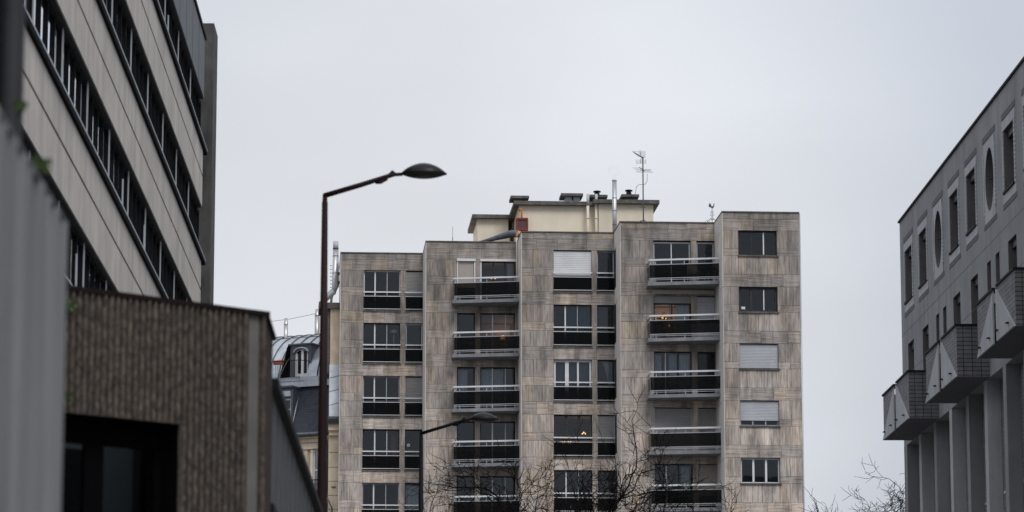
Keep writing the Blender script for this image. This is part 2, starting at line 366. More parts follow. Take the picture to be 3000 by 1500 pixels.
for si, (x0, x1, y) in enumerate(SEC):
    five = si == 4
    oh = 1.26 if five else 2.19
    ops = [(a, b, top(k)-oh, top(k)) for k in range(NF) for a, b in OPN[si]]
    # wall behind the stone with real openings
    wb = MB(); xs = sorted({x0, x1, *[q for o_ in ops for q in o_[:2]]}); zs = sorted({G, ROOF-.02, *[q for o_ in ops for q in o_[2:]]})
    for xa, xb in zip(xs, xs[1:]):
        for za, zb in zip(zs, zs[1:]):
            if any(xa >= o_[0]-1e-4 and xb <= o_[1]+1e-4 and za >= o_[2]-1e-4 and zb <= o_[3]+1e-4 for o_ in ops): continue
            wb.face([(xa,y,za),(xb,y,za),(xb,y,zb),(xa,y,zb)])
    wb.face([(x0,y,ROOF-.02),(x1,y,ROOF-.02),(x1,178,ROOF-.02),(x0,178,ROOF-.02)])
    if si == 4: wb.face([(x1,y,G),(x1,196,G),(x1,196,ROOF-.02),(x1,y,ROOF-.02)])
    wb.build('wall', 'mortar', AB)
    rv = MB()
    for a, b, za, zb in ops:
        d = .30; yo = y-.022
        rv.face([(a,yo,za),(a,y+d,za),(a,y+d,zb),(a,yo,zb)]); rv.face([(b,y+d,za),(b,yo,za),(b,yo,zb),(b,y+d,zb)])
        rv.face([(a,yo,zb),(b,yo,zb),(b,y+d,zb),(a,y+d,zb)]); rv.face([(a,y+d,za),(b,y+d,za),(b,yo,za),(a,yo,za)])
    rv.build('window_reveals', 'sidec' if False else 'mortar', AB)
    # side return of pale concrete, in storey-high panels
    sb = MB(); yb = 178 if si == 0 else SEC[si-1][2]; zz = ROOF-.02; pp = 0
    sb.box(x0-.03, x0+.0, y-.022, yb, ROOF-.95, ROOF-.02, skip='r'); zz = ROOF-.95
    while zz > G+.1:
        z2 = max(G, zz-PIT); sb.box(x0-.03, x0, y-.022, yb, z2, zz-.02, skip='r'); zz = z2
    sb.build('side_wall', 'sidec', AB)
    # stone facing
    cb = MB()
    def course(za, zb, vert, holes, under=None):
        global wash
        x = x0
        for a, b in sorted(holes) + [(x1, x1)]:
            if a - x > .03: run(cb, x, a, za, zb, y, vert, si)
            x = b
    def course2(za, zb, vert):          # rain-washed, cleaner stone below the openings
        global wash
        a, b = OPN[si][0][0], OPN[si][-1][1]; b = min(b, x1)
        run(cb, x0, a, za, zb, y, vert, si); wash = random.uniform(1.12, 1.28); run(cb, a, b, za, zb, y, vert, si); wash = 1.0
        if x1-b > .03: run(cb, b, x1, za, zb, y, vert, si)
    course(ROOF-.36, ROOF-.03, False, []); course(top(0), ROOF-.36, False, [])
    for k in range(NF + 5):
        t = top(k); H = OPN[si] if k < NF else []
        if five:
            course(t-VH, t, True, H); 
            # beside the window foot: horizontal slabs; below it the vertical ones
            course(t-1.27, t-VH, False, H); 
            if H: pass
            course2(t-2.22, t-1.27, True); course(t-PIT, t-2.22, False, [])
        else:
            course(t-VH, t, True, H); course(t-VH-HH, t-VH, False, H); course(t-2.19, t-VH-HH, True, H); (course2 if si in (0, 2) else lambda a_, b_, c_: course(a_, b_, c_, []))(t-PIT, t-2.19, False)
    cb.build('stone_cladding', 'trav', AB)
    # metal coping
    cp = MB(); cp.box(x0-.05, x1+.02, y-.07, y+.35, ROOF-.028, ROOF+.03)
    if si > 0: cp.box(x0-.05, x0+.3, y+.351, SEC[si-1][2]-.071, ROOF-.028, ROOF+.027)
    else: cp.box(x0-.05, x0+.3, y+.351, 178, ROOF-.028, ROOF+.027)
    cp.build('coping', 'coping', AB)
    # floors, back wall of the rooms
    ib = MB(); ib.face([(x0,y+3.6,12),(x1,y+3.6,12),(x1,y+3.6,ROOF-.3),(x0,y+3.6,ROOF-.3)])
    for k in range(-1, NF+1):
        zt = top(k)-PIT+.12; ib.box(x0+.01, x1-.01, y+.02, y+3.59, zt-.3, zt+.25) if False else ib.box(x0+.01, x1-.01, y+.02, y+3.59, top(k)-PIT+.02, top(k)-(2.21))
    for xx in (x0+.02, x1-.02) + (() if five else ((OPN[si][0][1]+OPN[si][-1][0])/2,)): ib.box(xx-.012, xx+.012, y+.05, y+3.58, 12, ROOF-.35)
    ib.build('interior', 'inter', AB)
# main body, roof
mb = MB(); mb.box(2.9, 25.0, 178.01, 196, G, ROOF-.05); mb.build('rear_body', 'cream', AB)
dp_ = MB(); dp_.tube([(25.09, 160.1, G), (25.09, 160.1, ROOF-.1)], .05, 8); dp_.tube([(25.09,160.1,ROOF-.1),(25.05,160.05,ROOF+.02)], .04, 8); dp_.build('downpipe', 'alu', AB)

def window(si, x0, x1, z0, z1, cols, fm='white', gm='glass', fw=.06, mm=None, yoff=.16, rail=None, mw=.05):
    y = SEC[si][2] + yoff; f = MB()
    f.box(x0, x0+fw, y, y+.07, z0, z1); f.box(x1-fw, x1, y, y+.07, z0, z1); f.box(x0+fw, x1-fw, y, y+.07, z1-fw, z1); f.box(x0+fw, x1-fw, y, y+.07, z0, z0+fw)
    o = f.build('window', fm, AB)
    for i, c in enumerate(cols):
        xx = x0 + (x1-x0)*(c[0] if isinstance(c, tuple) else c); wdt = c[1] if isinstance(c, tuple) else mw
        q = MB(); q.box(xx-wdt/2, xx+wdt/2, y-.015, y+.065, z0+fw, z1-fw); q.build('mullion', c[2] if isinstance(c, tuple) and len(c) > 2 else (mm or fm), AB, o)
    q = MB(); q.face([(x0+fw,y+.035,z0+fw),(x1-fw,y+.035,z0+fw),(x1-fw,y+.035,z1-fw),(x0+fw,y+.035,z1-fw)]); q.build('pane', gm, AB, o)
    return o
def shutter(si, x0, x1, z0, z1, m='shutg', yoff=.08, pitch=.075, guide='alu'):
    y = SEC[si][2]+yoff; s = MB(); z = z1; n = int((z1-z0)/pitch)
    for i in range(n):
        za = z1-(i+1)*pitch; zb = z1-i*pitch
        s.face([(x0,y,za+.008),(x1,y,za+.008),(x1,y-.012,za+.02),(x0,y-.012,za+.02)]); s.face([(x0,y-.012,za+.02),(x1,y-.012,za+.02),(x1,y-.012,zb-.012),(x0,y-.012,zb-.012)])
        s.face([(x0,y-.012,zb-.012),(x1,y-.012,zb-.012),(x1,y+.004,zb),(x0,y+.004,zb)]); s.face([(x0,y+.004,za),(x1,y+.004,za),(x1,y,za+.008),(x0,y,za+.008)])
    s.box(x0, x1, y-.02, y+.012, z1-n*pitch-.05, z1-n*pitch)
    o = s.build('roller_shutter', m, AB)
    q = MB(); q.box(x0-.035, x0-.001, y-.025, y+.03, z0, z1); q.box(x1+.001, x1+.035, y-.025, y+.03, z0, z1); q.build('guide_rail', guide, AB, o)
    return o
def balustrade(si, x0, x1, t):
    y = SEC[si][2]
    r = MB(); r.box(x0-.03, x1+.03, y-.10, y-.035, t-1.225, t-1.155); o = r.build('balustrade', 'white', AB)
    r = MB(); r.box(x0-.02, x1+.02, y-.09, y-.05, t-1.43, t-1.40); r.build('rail', 'white', AB, o)
    r = MB(); r.box(x0-.01, x1+.01, y-.09, y-.05, t-2.115, t-2.085); r.build('rail', 'white', AB, o)
    q = MB(); q.box(x0-.005, x1+.005, y-.078, y-.066, t-2.085, t-1.43); q.build('tinted_panel', 'tint', AB, o)
    q = MB(); q.box(x0-.04, x1+.05, y-.09, y+.1, t-2.24, t-2.18); q.build('sill', 'coping', AB)
# ---- bay 1 (far left)
A, B = OPN[0]
for k in range(NF):
    t = top(k); z0 = t-2.19
    if k == 3:
        window(0, A[0], A[1], z0, t, [(.33, .07), (.66, .035)], 'dark', mm='white')
    else: window(0, A[0], A[1], z0, t, [(.31, .07), (.64, .04, 'alu')], ['white', 'dark', 'alu', 'dark', 'alu'][k], mm='white', fw=.05)
    balustrade(0, A[0], A[1], t); balustrade(0, B[0], B[1], t)
    if k in (0, 2): shutter(0, B[0]+.03, B[1]-.03, t-1.42 if k == 0 else t-1.5, t-.06, 'shutg'); window(0, B[0], B[1], z0, t, [], 'dark', fw=.05)
    elif k == 1: window(0, B[0], B[1], z0, t, [], 'alu', fw=.07)
    else: window(0, B[0], B[1], z0, t, [], 'dark', fw=.05)
# ---- bay 3
A, B = OPN[2]
for k in range(NF):
    t = top(k); z0 = t-2.19
    balustrade(2, A[0], A[1], t); balustrade(2, B[0], B[1], t)
    if k == 0:
        shutter(2, A[0]+.03, A[1]-.03, t-1.38, t-.05, 'shut', pitch=.095, guide='white'); window(2, A[0], A[1], z0, t, [.5], 'dark'); window(2, B[0], B[1], z0, t, [], 'alu', fw=.06)
    elif k == 1:
        window(2, A[0], A[1], z0, t, [(.31, .07, 'white'), (.63, .035, 'alu')], 'dark', fw=.05); window(2, B[0], B[1], z0, t, [], 'dark', fw=.06)
    elif k == 2:
        window(2, A[0], A[1], z0, t, [(.35, .19), (.64, .09)], 'white', fw=.11); window(2, B[0], B[1], z0, t, [], 'dark', fw=.04)
    elif k == 3:
        window(2, A[0], A[1], z0, t, [(.33, .13), (.66, .14)], 'dark', fw=.05); window(2, B[0], B[1], z0, t, [], 'dark', fw=.04)
        shutter(2, B[0]+.03, B[1]-.03, t-1.5, t-.05, 'shutg')
    else:
        window(2, A[0], A[1], z0, t, [(.32, .06, 'white'), (.64, .035, 'alu')], 'dark', fw=.05); window(2, B[0], B[1], z0, t, [], 'dark', fw=.05)
# ---- bays 2 and 4 with balconies
def balcony(si, xl, t, right_out=1.75, left_out=.95):
    y = SEC[si][2]; xr = SEC[si][1] - .035; zf = t-2.33
    y_l, y_r = y-left_out, y-right_out
    s = MB(); s.prism([(xl, y-.03), (xl, y_l-.06), (xr, y_r-.06), (xr, y-.03)], zf-.17, zf); o = s.build('balcony', 'slabc', AB)
    def along(u, ins=0): xx = xl+.1 + (xr-xl-.1)*u; return xx, y_l + (y_r-y_l)*((xx-xl)/(xr-xl)) + ins
    (xa, ya), (xb, yb) = along(0), along(1)
    def bar(mb, z0, z1, d0, d1): mb.prism([(xa, ya+d1), (xa, ya+d0), (xb, yb+d0), (xb, yb+d1)], z0, z1)
    r = MB(); bar(r, t-1.235, t-1.15, -.04, .05); r.box(xa-.04, xa+.035, ya+.051, y-.03, t-1.24, t-1.15); r.build('handrail', 'white', AB, o)
    r = MB(); bar(r, t-1.45, t-1.415, -.02, .02); bar(r, t-2.15, t-2.115, -.03, .01); bar(r, t-2.225, t-2.2, -.01, .03)
    r.box(xa-.03, xa+.01, ya+.021, y-.03, t-1.45, t-1.42); r.box(xa-.03, xa+.01, ya+.011, y-.03, t-2.15, t-2.12)
    for u in (.01, .085, .5, .93):
        xx, yy = along(u); r.box(xx-.02, xx+.02, yy+.022, yy+.05, t-2.33, t-1.25)
    r.build('rail_bars', 'alu', AB, o)
    q = MB(); bar(q, t-2.115, t-1.45, -.006, .006); q.box(xa-.02, xa-.008, ya+.02, y-.03, t-2.115, t-1.45); q.build('tinted_panel', 'tint', AB, o)
    return o
for si, xl in ((1, 8.1), (3, 17.66)):
    for k in range(NF): balcony(si, xl, top(k))
A, B = OPN[1]     # small left, large right
# top floor: beige screen with white casing, dark sliding window with white casing
t = top(0); y = SEC[1][2]
window(1, B[0], B[1], t-2.19, t-.06, [(.36, .06), (.69, .05)], 'dark', fw=.07)
window(1, A[0], A[1], t-2.19, t, [], 'dark')
s = MB(); s.box(A[0]+.07, A[1]-.07, y+.02, y+.03, t-1.5, t-.08); o = s.build('roller_blind', 'screen', AB)
q = MB(); q.box(A[0]-.03, A[1]+.03, y-.12, y+.05, t-.1, t+.02); q.box(A[0]-.01, A[0]+.05, y-.05, y+.05, t-1.5, t-.1); q.box(A[1]-.05, A[1]+.01, y-.05, y+.05, t-1.5, t-.1); q.build('blind_casing', 'white', AB, o)
q = MB(); q.box(B[0]-.03, B[1]+.06, y-.12, y+.05, t-.1, t+.02); q.box(B[0]-.01, B[0]+.05, y-.05, y+.05, t-2.19, t-.1); q.build('blind_casing', 'white', AB)
for k in range(1, NF):
    t = top(k); window(1, A[0], A[1], t-2.19, t, [], 'dark', fw=.06)
    window(1, B[0], B[1], t-2.19, t, [(.34, .07, 'white' if k != 1 else 'alu'), (.7, .06, 'alu' if k != 3 else 'alu')], 'dark', fw=.05)
A, B = OPN[3]     # large left, small right
t = top(0); window(3, A[0], A[1], t-2.19, t-.05, [(.49, .045)], 'alu', fw=.075, mm='white'); window(3, B[0], B[1], t-2.19, t-.05, [], 'alu', fw=.07)
t = top(1); window(3, A[0], A[1], t-2.19, t-.36, [(.49, .07)], 'dark', fw=.07); q = MB(); q.box(A[0], A[1], SEC[3][2]+.06, SEC[3][2]+.2, t-.36, t); q.build('shutter_box', 'shutg', AB); shutter(3, B[0]+.03, B[1]-.03, t-2.15, t-.03, 'shutl')
t = top(2); window(3, A[0], A[1], t-2.19, t, [(.31, .06, 'alu'), (.65, .06)], 'dark', fw=.04); window(3, B[0], B[1], t-2.19, t, [], 'dark', fw=.07, gm='glassd')
t = top(3); shutter(3, A[0]+.03, A[1]-.03, t-2.15, t-.03, 'shutg'); shutter(3, B[0]+.03, B[1]-.03, t-2.15, t-.03, 'shutg')
t = top(4); window(3, A[0], A[1], t-2.19, t, [(.31, .075, 'white'), (.64, .05)], 'dark', fw=.04); shutter(3, B[0]+.03, B[1]-.03, t-1.6, t-.03, 'screen'); window(3, B[0], B[1], t-2.19, t, [], 'dark', fw=.04)
# folded awning under the second balcony of bay 4
a = MB(); y = SEC[3][2]; zz = top(0)-2.62
n = 34; x0, x1 = 17.95, 21.12
a.box(x0, x1, y-.32, y-.24, zz-.06, zz+.02)
for i in range(n):
    xa = x0+(x1-x0)*i/n; xb = x0+(x1-x0)*(i+1)/n; xm = (xa+xb)/2
    a.face([(xa,y-.3,zz-.06),(xa,y-.3,zz-.17),(xm,y-.3,zz-.21 if i % 2 else zz-.165),(xb,y-.3,zz-.17),(xb,y-.3,zz-.06)])
a.build('awning', 'screen', AB)
# drainpipe in the corner of bays 2 and 3
d = MB(); d.tube([(11.50,168.9,top(0)-2.3),(11.50,168.9,ROOF+.15),(11.5,168.9,ROOF+.3),(11.58,168.85,ROOF+.42),(11.7,168.8,ROOF+.42)], .045, 8); o = d.build('gas_pipe', 'cream', AB)
d = MB(); d.tube([(11.50,168.895,ROOF+.2),(11.5,168.895,ROOF+.33),(11.53,168.87,ROOF+.42),(11.6,168.85,ROOF+.455),(11.72,168.8,ROOF+.455)], .058, 8); d.build('pipe_bend', 'orange', AB, o)
for k in range(1, NF):
    d = MB(); d.tube([(11.47,169.0,top(k)-2.3),(11.47,169.0,top(k-1)-2.53)], .05, 8); d.build('downpipe', 'screen', AB)
# ---- bay 5
A = OPN[4][0]
for k in range(NF):
    t = top(k); z0 = t-1.26; q = MB(); q.box(A[0]-.04, A[1]+.07, SEC[4][2]-.11, SEC[4][2]+.1, z0-.07, z0); q.build('sill', 'coping', AB)
    if k == 0: window(4, *A, z0, t, [(.34, .05), (.665, .06, 'white')], 'dark', fw=.07)
    elif k == 1: window(4, *A, z0, t, [(.32, .09), (.655, .05, 'white')], 'dark', fw=.11)
    elif k == 2: shutter(4, A[0]+.04, A[1]-.04, z0+.05, t-.04, 'shutl', yoff=.1); window(4, *A, z0, t, [.5], 'dark')
    elif k == 3: shutter(4, A[0]+.04, A[1]-.04, z0+.28, t-.04, 'shutl', yoff=.1); window(4, *A, z0, t, [(.33, .06), (.66, .06)], 'alu')
    else: window(4, *A, z0, t, [(.33, .10), (.655, .10)], 'white', fw=.07)
q = MB(); q.box(A[0]+.14, A[0]+.33, 160.15, 160.16, top(1)-1.11, top(1)-.98); q.build('notice', 'white', AB)
# thin window slits in the side returns
for si, yy in ((2, 0), (3, 0)):
    pass
for si in (3,):
    x0 = SEC[si][0]; y0 = SEC[si][2]+2.2
    for k in range(NF):
        q = MB(); q.box(x0-.045, x0-.032, y0, y0+.85, top(k)-2.05, top(k)-.05); q.build('side_window', 'dark', AB)

# ---- cream rooftop storey
RB = MB()
def rooftop(x0, x1, y0, y1, z, m='cream'):
    b = MB(); b.box(x0, x1, y0, y1, ROOF-.04, z); o = b.build('rooftop_block', m, AB)
    s = MB(); s.box(x0-.3, x1+.3, y0-.35, y1+.3, z+.001, z+.2); s.build('roof_slab', 'coping', AB, o); return o
rooftop(9.87, 11.57, 176.8, 181, 33.24); rooftop(11.9, 16.0, 172.85, 183, 33.26); rooftop(16.15, 19.1, 172.35, 183.3, 33.3)
q = MB(); q.box(11.63, 11.66, 174.2, 174.6, 31.9, 32.6); q.build('vent_slot', 'dark', AB)
for x in (15.57, 16.02):
    q = MB(); q.tube([(x, 172.4, ROOF), (x, 172.4, 33.25)], .075, 8); q.tube([(x,172.4,32.5),(x,172.4,32.56)], .1, 8); o = q.build('downpipe', 'cream', AB)
    q = MB(); q.tube([(x, 172.35, 33.24), (x, 172.35, 33.84)], .075, 8); q.build('pipe_top', 'shutl', AB, o)
def cap_block(x0, x1, z, ztop, y=174.6, vents=0):
    b = MB()
    if vents:
        b.box(x0+.25, x0+.6, y+.2, y+1, z, ztop-.12); b.box(x1-.5, x1-.15, y+.2, y+1, z, ztop-.12); o = b.build('chimney_stack', 'shutl', AB)
    else:
        b.box(x0+.2, x1-.12, y+.1, y+1, z, ztop-.12); o = b.build('chimney_stack', 'coping', AB)
    s = MB(); s.box(x0, x1, y-.15, y+1.3, ztop-.12, ztop+.02); s.build('cap_slab', 'coping', AB, o)
cap_block(11.55, 12.55, 33.46, 34.1); cap_block(14.3, 15.5, 33.46, 34.27, vents=1); cap_block(15.85, 16.82, 33.46, 34.17, y=174.4); cap_block(17.5, 18.46, 33.5, 34.06, y=173.6)

# ================================================================== rooftop things
def cowl(x, y, label):
    r = Root('roof_vent', 'C', x, y, 34.0, label, 'roof vent', 'black vent cowls on the rooftop')
    q = MB(); q.tube([(x,y,34.0),(x,y,34.17)], .125, 12); q.tube([(x,y,34.17),(x,y,34.32)], .145, 12); q.tube([(x,y,34.32),(x,y,34.40)], .09, 12); q.build('vent_pipe', 'black', r)
    q = MB(); q.tube([(x,y,34.38),(x,y,34.43),(x,y,34.46)], [.2,.215,.15], 14); q.build('vent_cap', 'black', r)
cowl(16.27, 174.6, 'black mushroom cowl between the two cream downpipes and the steel flue'); cowl(17.97, 174.2, 'black mushroom cowl between the steel flue and the television aerial')
r = Root('steel_flue', 'C', 16.87, 171, ROOF, 'tall straight stainless flue standing before the cream rooftop wall', 'flue')
q = MB(); q.tube([(16.87,171,ROOF),(16.87,171,34.3)], .122, 14); 
q.build('flue_pipe', 'steel', r)
q = MB(); [q.tube([(16.87,171,z),(16.87,171,z+.035)], .129, 14) for z in (31.9, 32.65, 33.35)]; q.build('joint_band', 'zincd', r)
q = MB(); q.tube([(16.87,171,34.3),(16.87,171,34.4)], [.135,.11], 14); q.build('flue_cap', 'white', r)
q = MB(); q.box(16.62, 16.75, 171, 171.3, ROOF, ROOF+.35); q.build('bracket_box', 'alu', r)
# aerial
r = Root('television_aerial', 'C', 18.46, 171.5, ROOF, 'tall thin television aerial mast with two combs on the cream rooftop', 'aerial')
q = MB(); q.tube([(18.47,171.5,ROOF),(18.46,171.5,35.75)], .035, 6); q.build('mast', 'ant', r)
q = MB()
for z in (33.0, 32.25): q.tube([(18.3,171.6,z),(18.46,171.45,z+.03),(18.6,171.6,z)], .02, 5)
q.build('mast_bracket', 'ant', r)
q = MB(); q.tube([(18.5,171.45,35.66),(17.95,171.3,35.95)], .028, 5); q.tube([(18.35,171.4,35.72),(18.32,171.5,36.04)], .014, 4); q.tube([(18.36,171.4,35.7),(18.34,171.5,35.4)], .014, 4)
q.build('boom', 'ant', r)
q = MB()
for i in range(7):
    u = i/6; q.tube([(18.12+.02*i,171.3,35.74+.05*i),(18.62-.0*i,171.6,35.72+.055*i)], .007, 4)
for i in range(4): q.tube([(18.1,171.4,35.36+.06*i),(18.62,171.4,35.38+.06*i)], .007, 4)
for xx in (18.1, 18.62): q.tube([(xx,171.45,35.36),(xx-.02,171.45,35.58)], .006, 4)
q.tube([(17.86,171.3,36.0),(18.3,171.4,36.0)], .007, 4); q.tube([(17.86,171.3,36.0),(18.15,171.4,35.8)], .007, 4)
q.build('reflector', 'ant', r)
q = MB(); q.tube([(18.55,171.5,34.96),(18.25,171.3,35.13)], .02, 5)
for x0, x1, z in ((17.9,18.5,35.12),(18.03,18.9,35.05),(18.08,18.95,34.96),(18.1,19.0,34.9),(18.3,18.85,35.0)): q.tube([(x0,171.45,z),(x1,171.5,z+.01)], .009, 4)
q.build('comb', 'ant', r)
q = MB(); q.tube([(18.46,171.5,34.2),(18.6,171.5,34.28),(18.68,171.5,34.42),(18.7,171.5,34.8)], .016, 5); q.tube([(18.46,171.5,34.22),(18.25,171.5,34.24),(18.1,171.5,34.1),(18.05,171.5,33.72)], .016, 5); q.build('dipole_arm', 'antl', r)
# gas box
r = Root('gas_box', 'C', 12.02, 172.6, 31.8, 'red framed gas cabinet on the cream rooftop wall with orange pipe above', 'gas cabinet')
q = MB(); q.box(11.7,12.35,172.35,172.84,31.82,31.92); q.box(11.7,12.35,172.35,172.84,32.4,32.5); q.box(11.7,11.78,172.35,172.84,31.92,32.4); q.box(12.27,12.35,172.35,172.84,31.92,32.4); q.build('cabinet_frame', 'red', r)
q = MB(); q.box(11.781,12.269,172.42,172.83,31.921,32.399); q.build('cabinet_door', mat('red_brown_glass', (.11, .05, .05), .3, noise=(4, .2)), r)
q = MB(); q.tube([(12.02,172.6,32.5),(12.02,172.6,32.93),(12.0,172.6,33.0),(11.96,172.62,33.03),(11.92,172.7,33.0),(11.92,172.84,32.99)], .045, 8); q.build('gas_pipe', 'orange', r)
q = MB(); q.tube([(11.98,172.6,31.82),(11.98,172.6,31.62),(11.9,172.4,31.4)], .03, 6); q.build('lower_pipe', 'red', r)
# grey duct
q = MB(); P_ = [(9.45,171.2,30.86),(10.2,170.8,31.0),(10.9,170.4,31.14),(11.3,170.1,31.2),(11.62,169.9,31.18),(11.95,170,31.05)]
q.tube(P_, [.05,.11,.17,.2,.19,.17], 12); single(q, 'roof_duct', 'duct', 'C', 11, 170.3, ROOF, 'fat dark grey tapering hose lying on the parapet left of the gas cabinet', 'duct')
# lightning rod
q = MB(); q.tube([(8.23,171,ROOF),(8.23,171,31.15)], .022, 5); q.tube([(8.23,171,31.15),(8.23,171,31.75)], .009, 4); single(q, 'lightning_rod', 'ant', 'C', 8.23, 171, ROOF, 'short thin rod standing alone on the roof of the second bay', 'lightning rod')
# weather vane
vx, vy = 21.72, 168
r = Root('weather_vane', 'C', vx, vy, ROOF, 'green cockerel weather vane on ornate iron stem behind the parapet', 'weather vane')
q = MB(); q.tube([(vx,vy,ROOF),(vx,vy,32.35)], .016, 5)
for s in (-1, 1):
    for z, w_ in ((31.75,.07),(31.95,.09),(32.1,.06)):
        q.tube([(vx,vy,z-.06),(vx+s*w_,vy,z-.03),(vx+s*w_*1.1,vy,z+.04),(vx+s*w_*.5,vy,z+.05)], .012, 4)
    q.tube([(vx,vy,31.75),(vx+s*.12,vy,31.72),(vx+s*.24,vy,31.6),(vx+s*.3,vy,31.4)], .014, 4)
    q.tube([(vx+s*.3,vy,31.5),(vx+s*.36,vy,31.6),(vx+s*.28,vy,31.68),(vx+s*.24,vy,31.6)], .012, 4)
    q.tube([(vx+s*.05,vy,31.5),(vx+s*.15,vy,31.62),(vx+s*.22,vy,31.5),(vx+s*.12,vy,31.42),(vx+s*.05,vy,31.5)], .012, 4)
q.build('stem', 'copper', r)
q = MB(); ck = [(-.17,32.38),(-.1,32.36),(-.04,32.33),(.03,32.3),(.09,32.36),(.12,32.44),(.11,32.52),(.16,32.54),(.11,32.57),(.08,32.56),(.07,32.46),(.02,32.41),(-.03,32.43),(-.06,32.52),(-.1,32.58),(-.15,32.55),(-.18,32.46)]
q.yprism([(vx+a_, b_) for a_, b_ in ck], vy-.012, vy+.012); q.build('cockerel', 'copper', r)
# parapet weeds
q = MB()
for i in range(40):
    a = random.choice([vx-.75, vx-.55, vx+.5]) + random.uniform(-.15, .15); h = random.uniform(.05, .17)
    q.tube([(a,164.5,ROOF),(a+random.uniform(-.06,.06),164.5,ROOF+.05+h)], .012, 3)
q_ = single(q, 'roof_weeds', 'bark', 'C', vx, 164.5, ROOF, 'small dry weeds growing on the roof below the weather vane', 'weeds'); q_['kind'] = 'stuff'

# ================================================================== things seen in the flats
def curtain(si, x0, x1, z0, z1, m, label, yo=.42, gather=None, cat='curtain'):
    y = SEC[si][2]+yo; n = 28; b = MB(); m_ = 6
    def P(i, j):
        u = i/n; v = j/m_; xx = x0+(x1-x0)*u
        if gather: # drawn to the right, swept
            xl = x0 + (x1-x0)*(1-(1-v)**.6)*.85 if False else x0 + (x1-x0)*.8*(v**.7); xx = xl+(x1-xl)*u
        return (xx, y+.045*math.sin(u*n*.95)+.02*math.sin(u*9+1), z1+(z0-z1)*v)
    for i in range(n):
        for j in range(m_): b.face([P(i,j+1),P(i+1,j+1),P(i+1,j),P(i,j)], sm=True)
    single(b, 'curtain', m, 'C', (x0+x1)/2, y, z0, label, cat)
T = top
curtain(0, 5.87, 6.68, T(4)-2.1, T(4)-.12, 'lace', 'pale gathered net curtain in the narrow window right of the lowest far left window', yo=.3)
curtain(1, 8.46, 8.98, T(2)-2.1, T(2)-.1, 'lace', 'pale curtain in the narrow third-row window behind the second bay balcony')
curtain(1, 9.68, 10.3, T(2)-2.1, T(2)-.1, 'lace', 'pale curtain at the left of the wide third-row window, second bay')
curtain(1, 10.34, 10.85, T(2)-2.1, T(2)-.1, 'lace', 'pale curtain in the middle of the wide third-row window, second bay')
curtain(1, 11.05, 11.42, T(0)-2.1, T(0)-.15, 'lace', 'pale curtain right of the chandelier in the top window of the second bay')
curtain(2, 13.95, 14.42, T(1)-2.1, T(1)-.1, 'teal', 'teal curtain in the middle pane of the third bay, second row')
curtain(2, 14.52, 15.12, T(1)-2.1, T(1)-.1, 'teal', 'teal curtain in the right pane of the third bay, second row')
curtain(2, 13.34, 15.06, T(2)-2.1, T(2)-.1, mat('curtain_slate', (.17,.21,.23), .9, noise=(3,.1)), 'slate blue curtain filling the bright white framed window of the third bay', yo=.5)
curtain(2, 15.75, 16.30, T(2)-2.0, T(2)-.08, 'lace', 'white curtain swept aside in the narrow window right of the bright white frame', gather=1, yo=.3)
curtain(2, 15.53, 16.02, T(1)-2.1, T(1)-.1, mat('reflection_grey', (.12,.13,.155), .9, noise=(3,.1)), 'grey sheet for the reflection in the narrow window right of the teal curtains')  # grey sheet puts the pane's grey-blue reflection into colour
curtain(3, 18.10, 18.48, T(2)-2.1, T(2)-.1, 'lace', 'white curtain at the left side of the third-row window, fourth bay')
curtain(3, 18.85, 19.25, T(2)-2.1, T(2)-.1, 'lace', 'narrow white curtain in the middle of the third-row window, fourth bay')
curtain(3, 19.32, 19.9, T(2)-2.1, T(2)-.1, 'lace', 'white curtain at the right side of the third-row window, fourth bay')
curtain(3, 19.42, 19.85, T(4)-2.1, T(4)-.1, 'lace', 'bright white curtain at the right of the lowest window, fourth bay')
curtain(3, 19.25, 19.85, T(1)-2.1, T(1)-.4, 'lace', 'pale curtain right of the lit lamp in the fourth bay')
# warm lamps
def light(loc, e, c=(1, .55, .25), r=.15):
    ld = bpy.data.lights.new('lamp_light', 'POINT'); ld.energy = e; ld.color = c; ld.shadow_soft_size = r
    lo = bpy.data.objects.new('lamp_light', ld); col.objects.link(lo); return lo
def hanging(name, si, x, yo, z, label, e, shade=.12, ceiling=None, cat='ceiling lamp', bulbs=4):
    y = SEC[si][2]+yo; r = Root(name, 'C', x, y, z, label, cat)
    zt = ceiling or z+.8
    q = MB(); q.tube([(x,y,z+.05),(x,y,zt)], .012, 4); q.build('cord', 'dark', r)
    q = MB()
    for i in range(bulbs):
        a = i*6.28/bulbs; cx, cy = x+shade*math.cos(a), y+shade*math.sin(a)*.5; q.tube([(cx,cy,z-.02+.05*(i%2)),(cx,cy,z+.05+.06*(i%2))], [.024,.012], 6)
    q.build('bulb', 'glow', r)
    q = MB()
    for i in range(bulbs):
        a = i*6.28/bulbs; q.tube([(x,y,z+.05),(x+shade*.8*math.cos(a),y+shade*.4*math.sin(a),z-.05),(x+shade*math.cos(a),y+shade*.5*math.sin(a),z-.02)], .008, 4)
    q.build('lamp_arm', 'dark', r)
    lo = light(None, e); lo.parent = r.e; lo.location = (0, 0, .1)
hanging('chandelier', 1, 10.35, 1.0, T(0)-.84, 'small lit chandelier in the top window of the second bay', 5, .1, T(0)-.3)
hanging('ceiling_lamp', 3, 19.05, 1.6, T(1)-1.32, 'small lit lamp behind the palm in the fourth bay', 4, .07, T(1)-.3, bulbs=3)
hanging('chandelier', 2, 14.86, 1.2, T(3)-.84, 'lit chandelier at right in the third bay window above the tree', 5, .08, T(3)-.3)
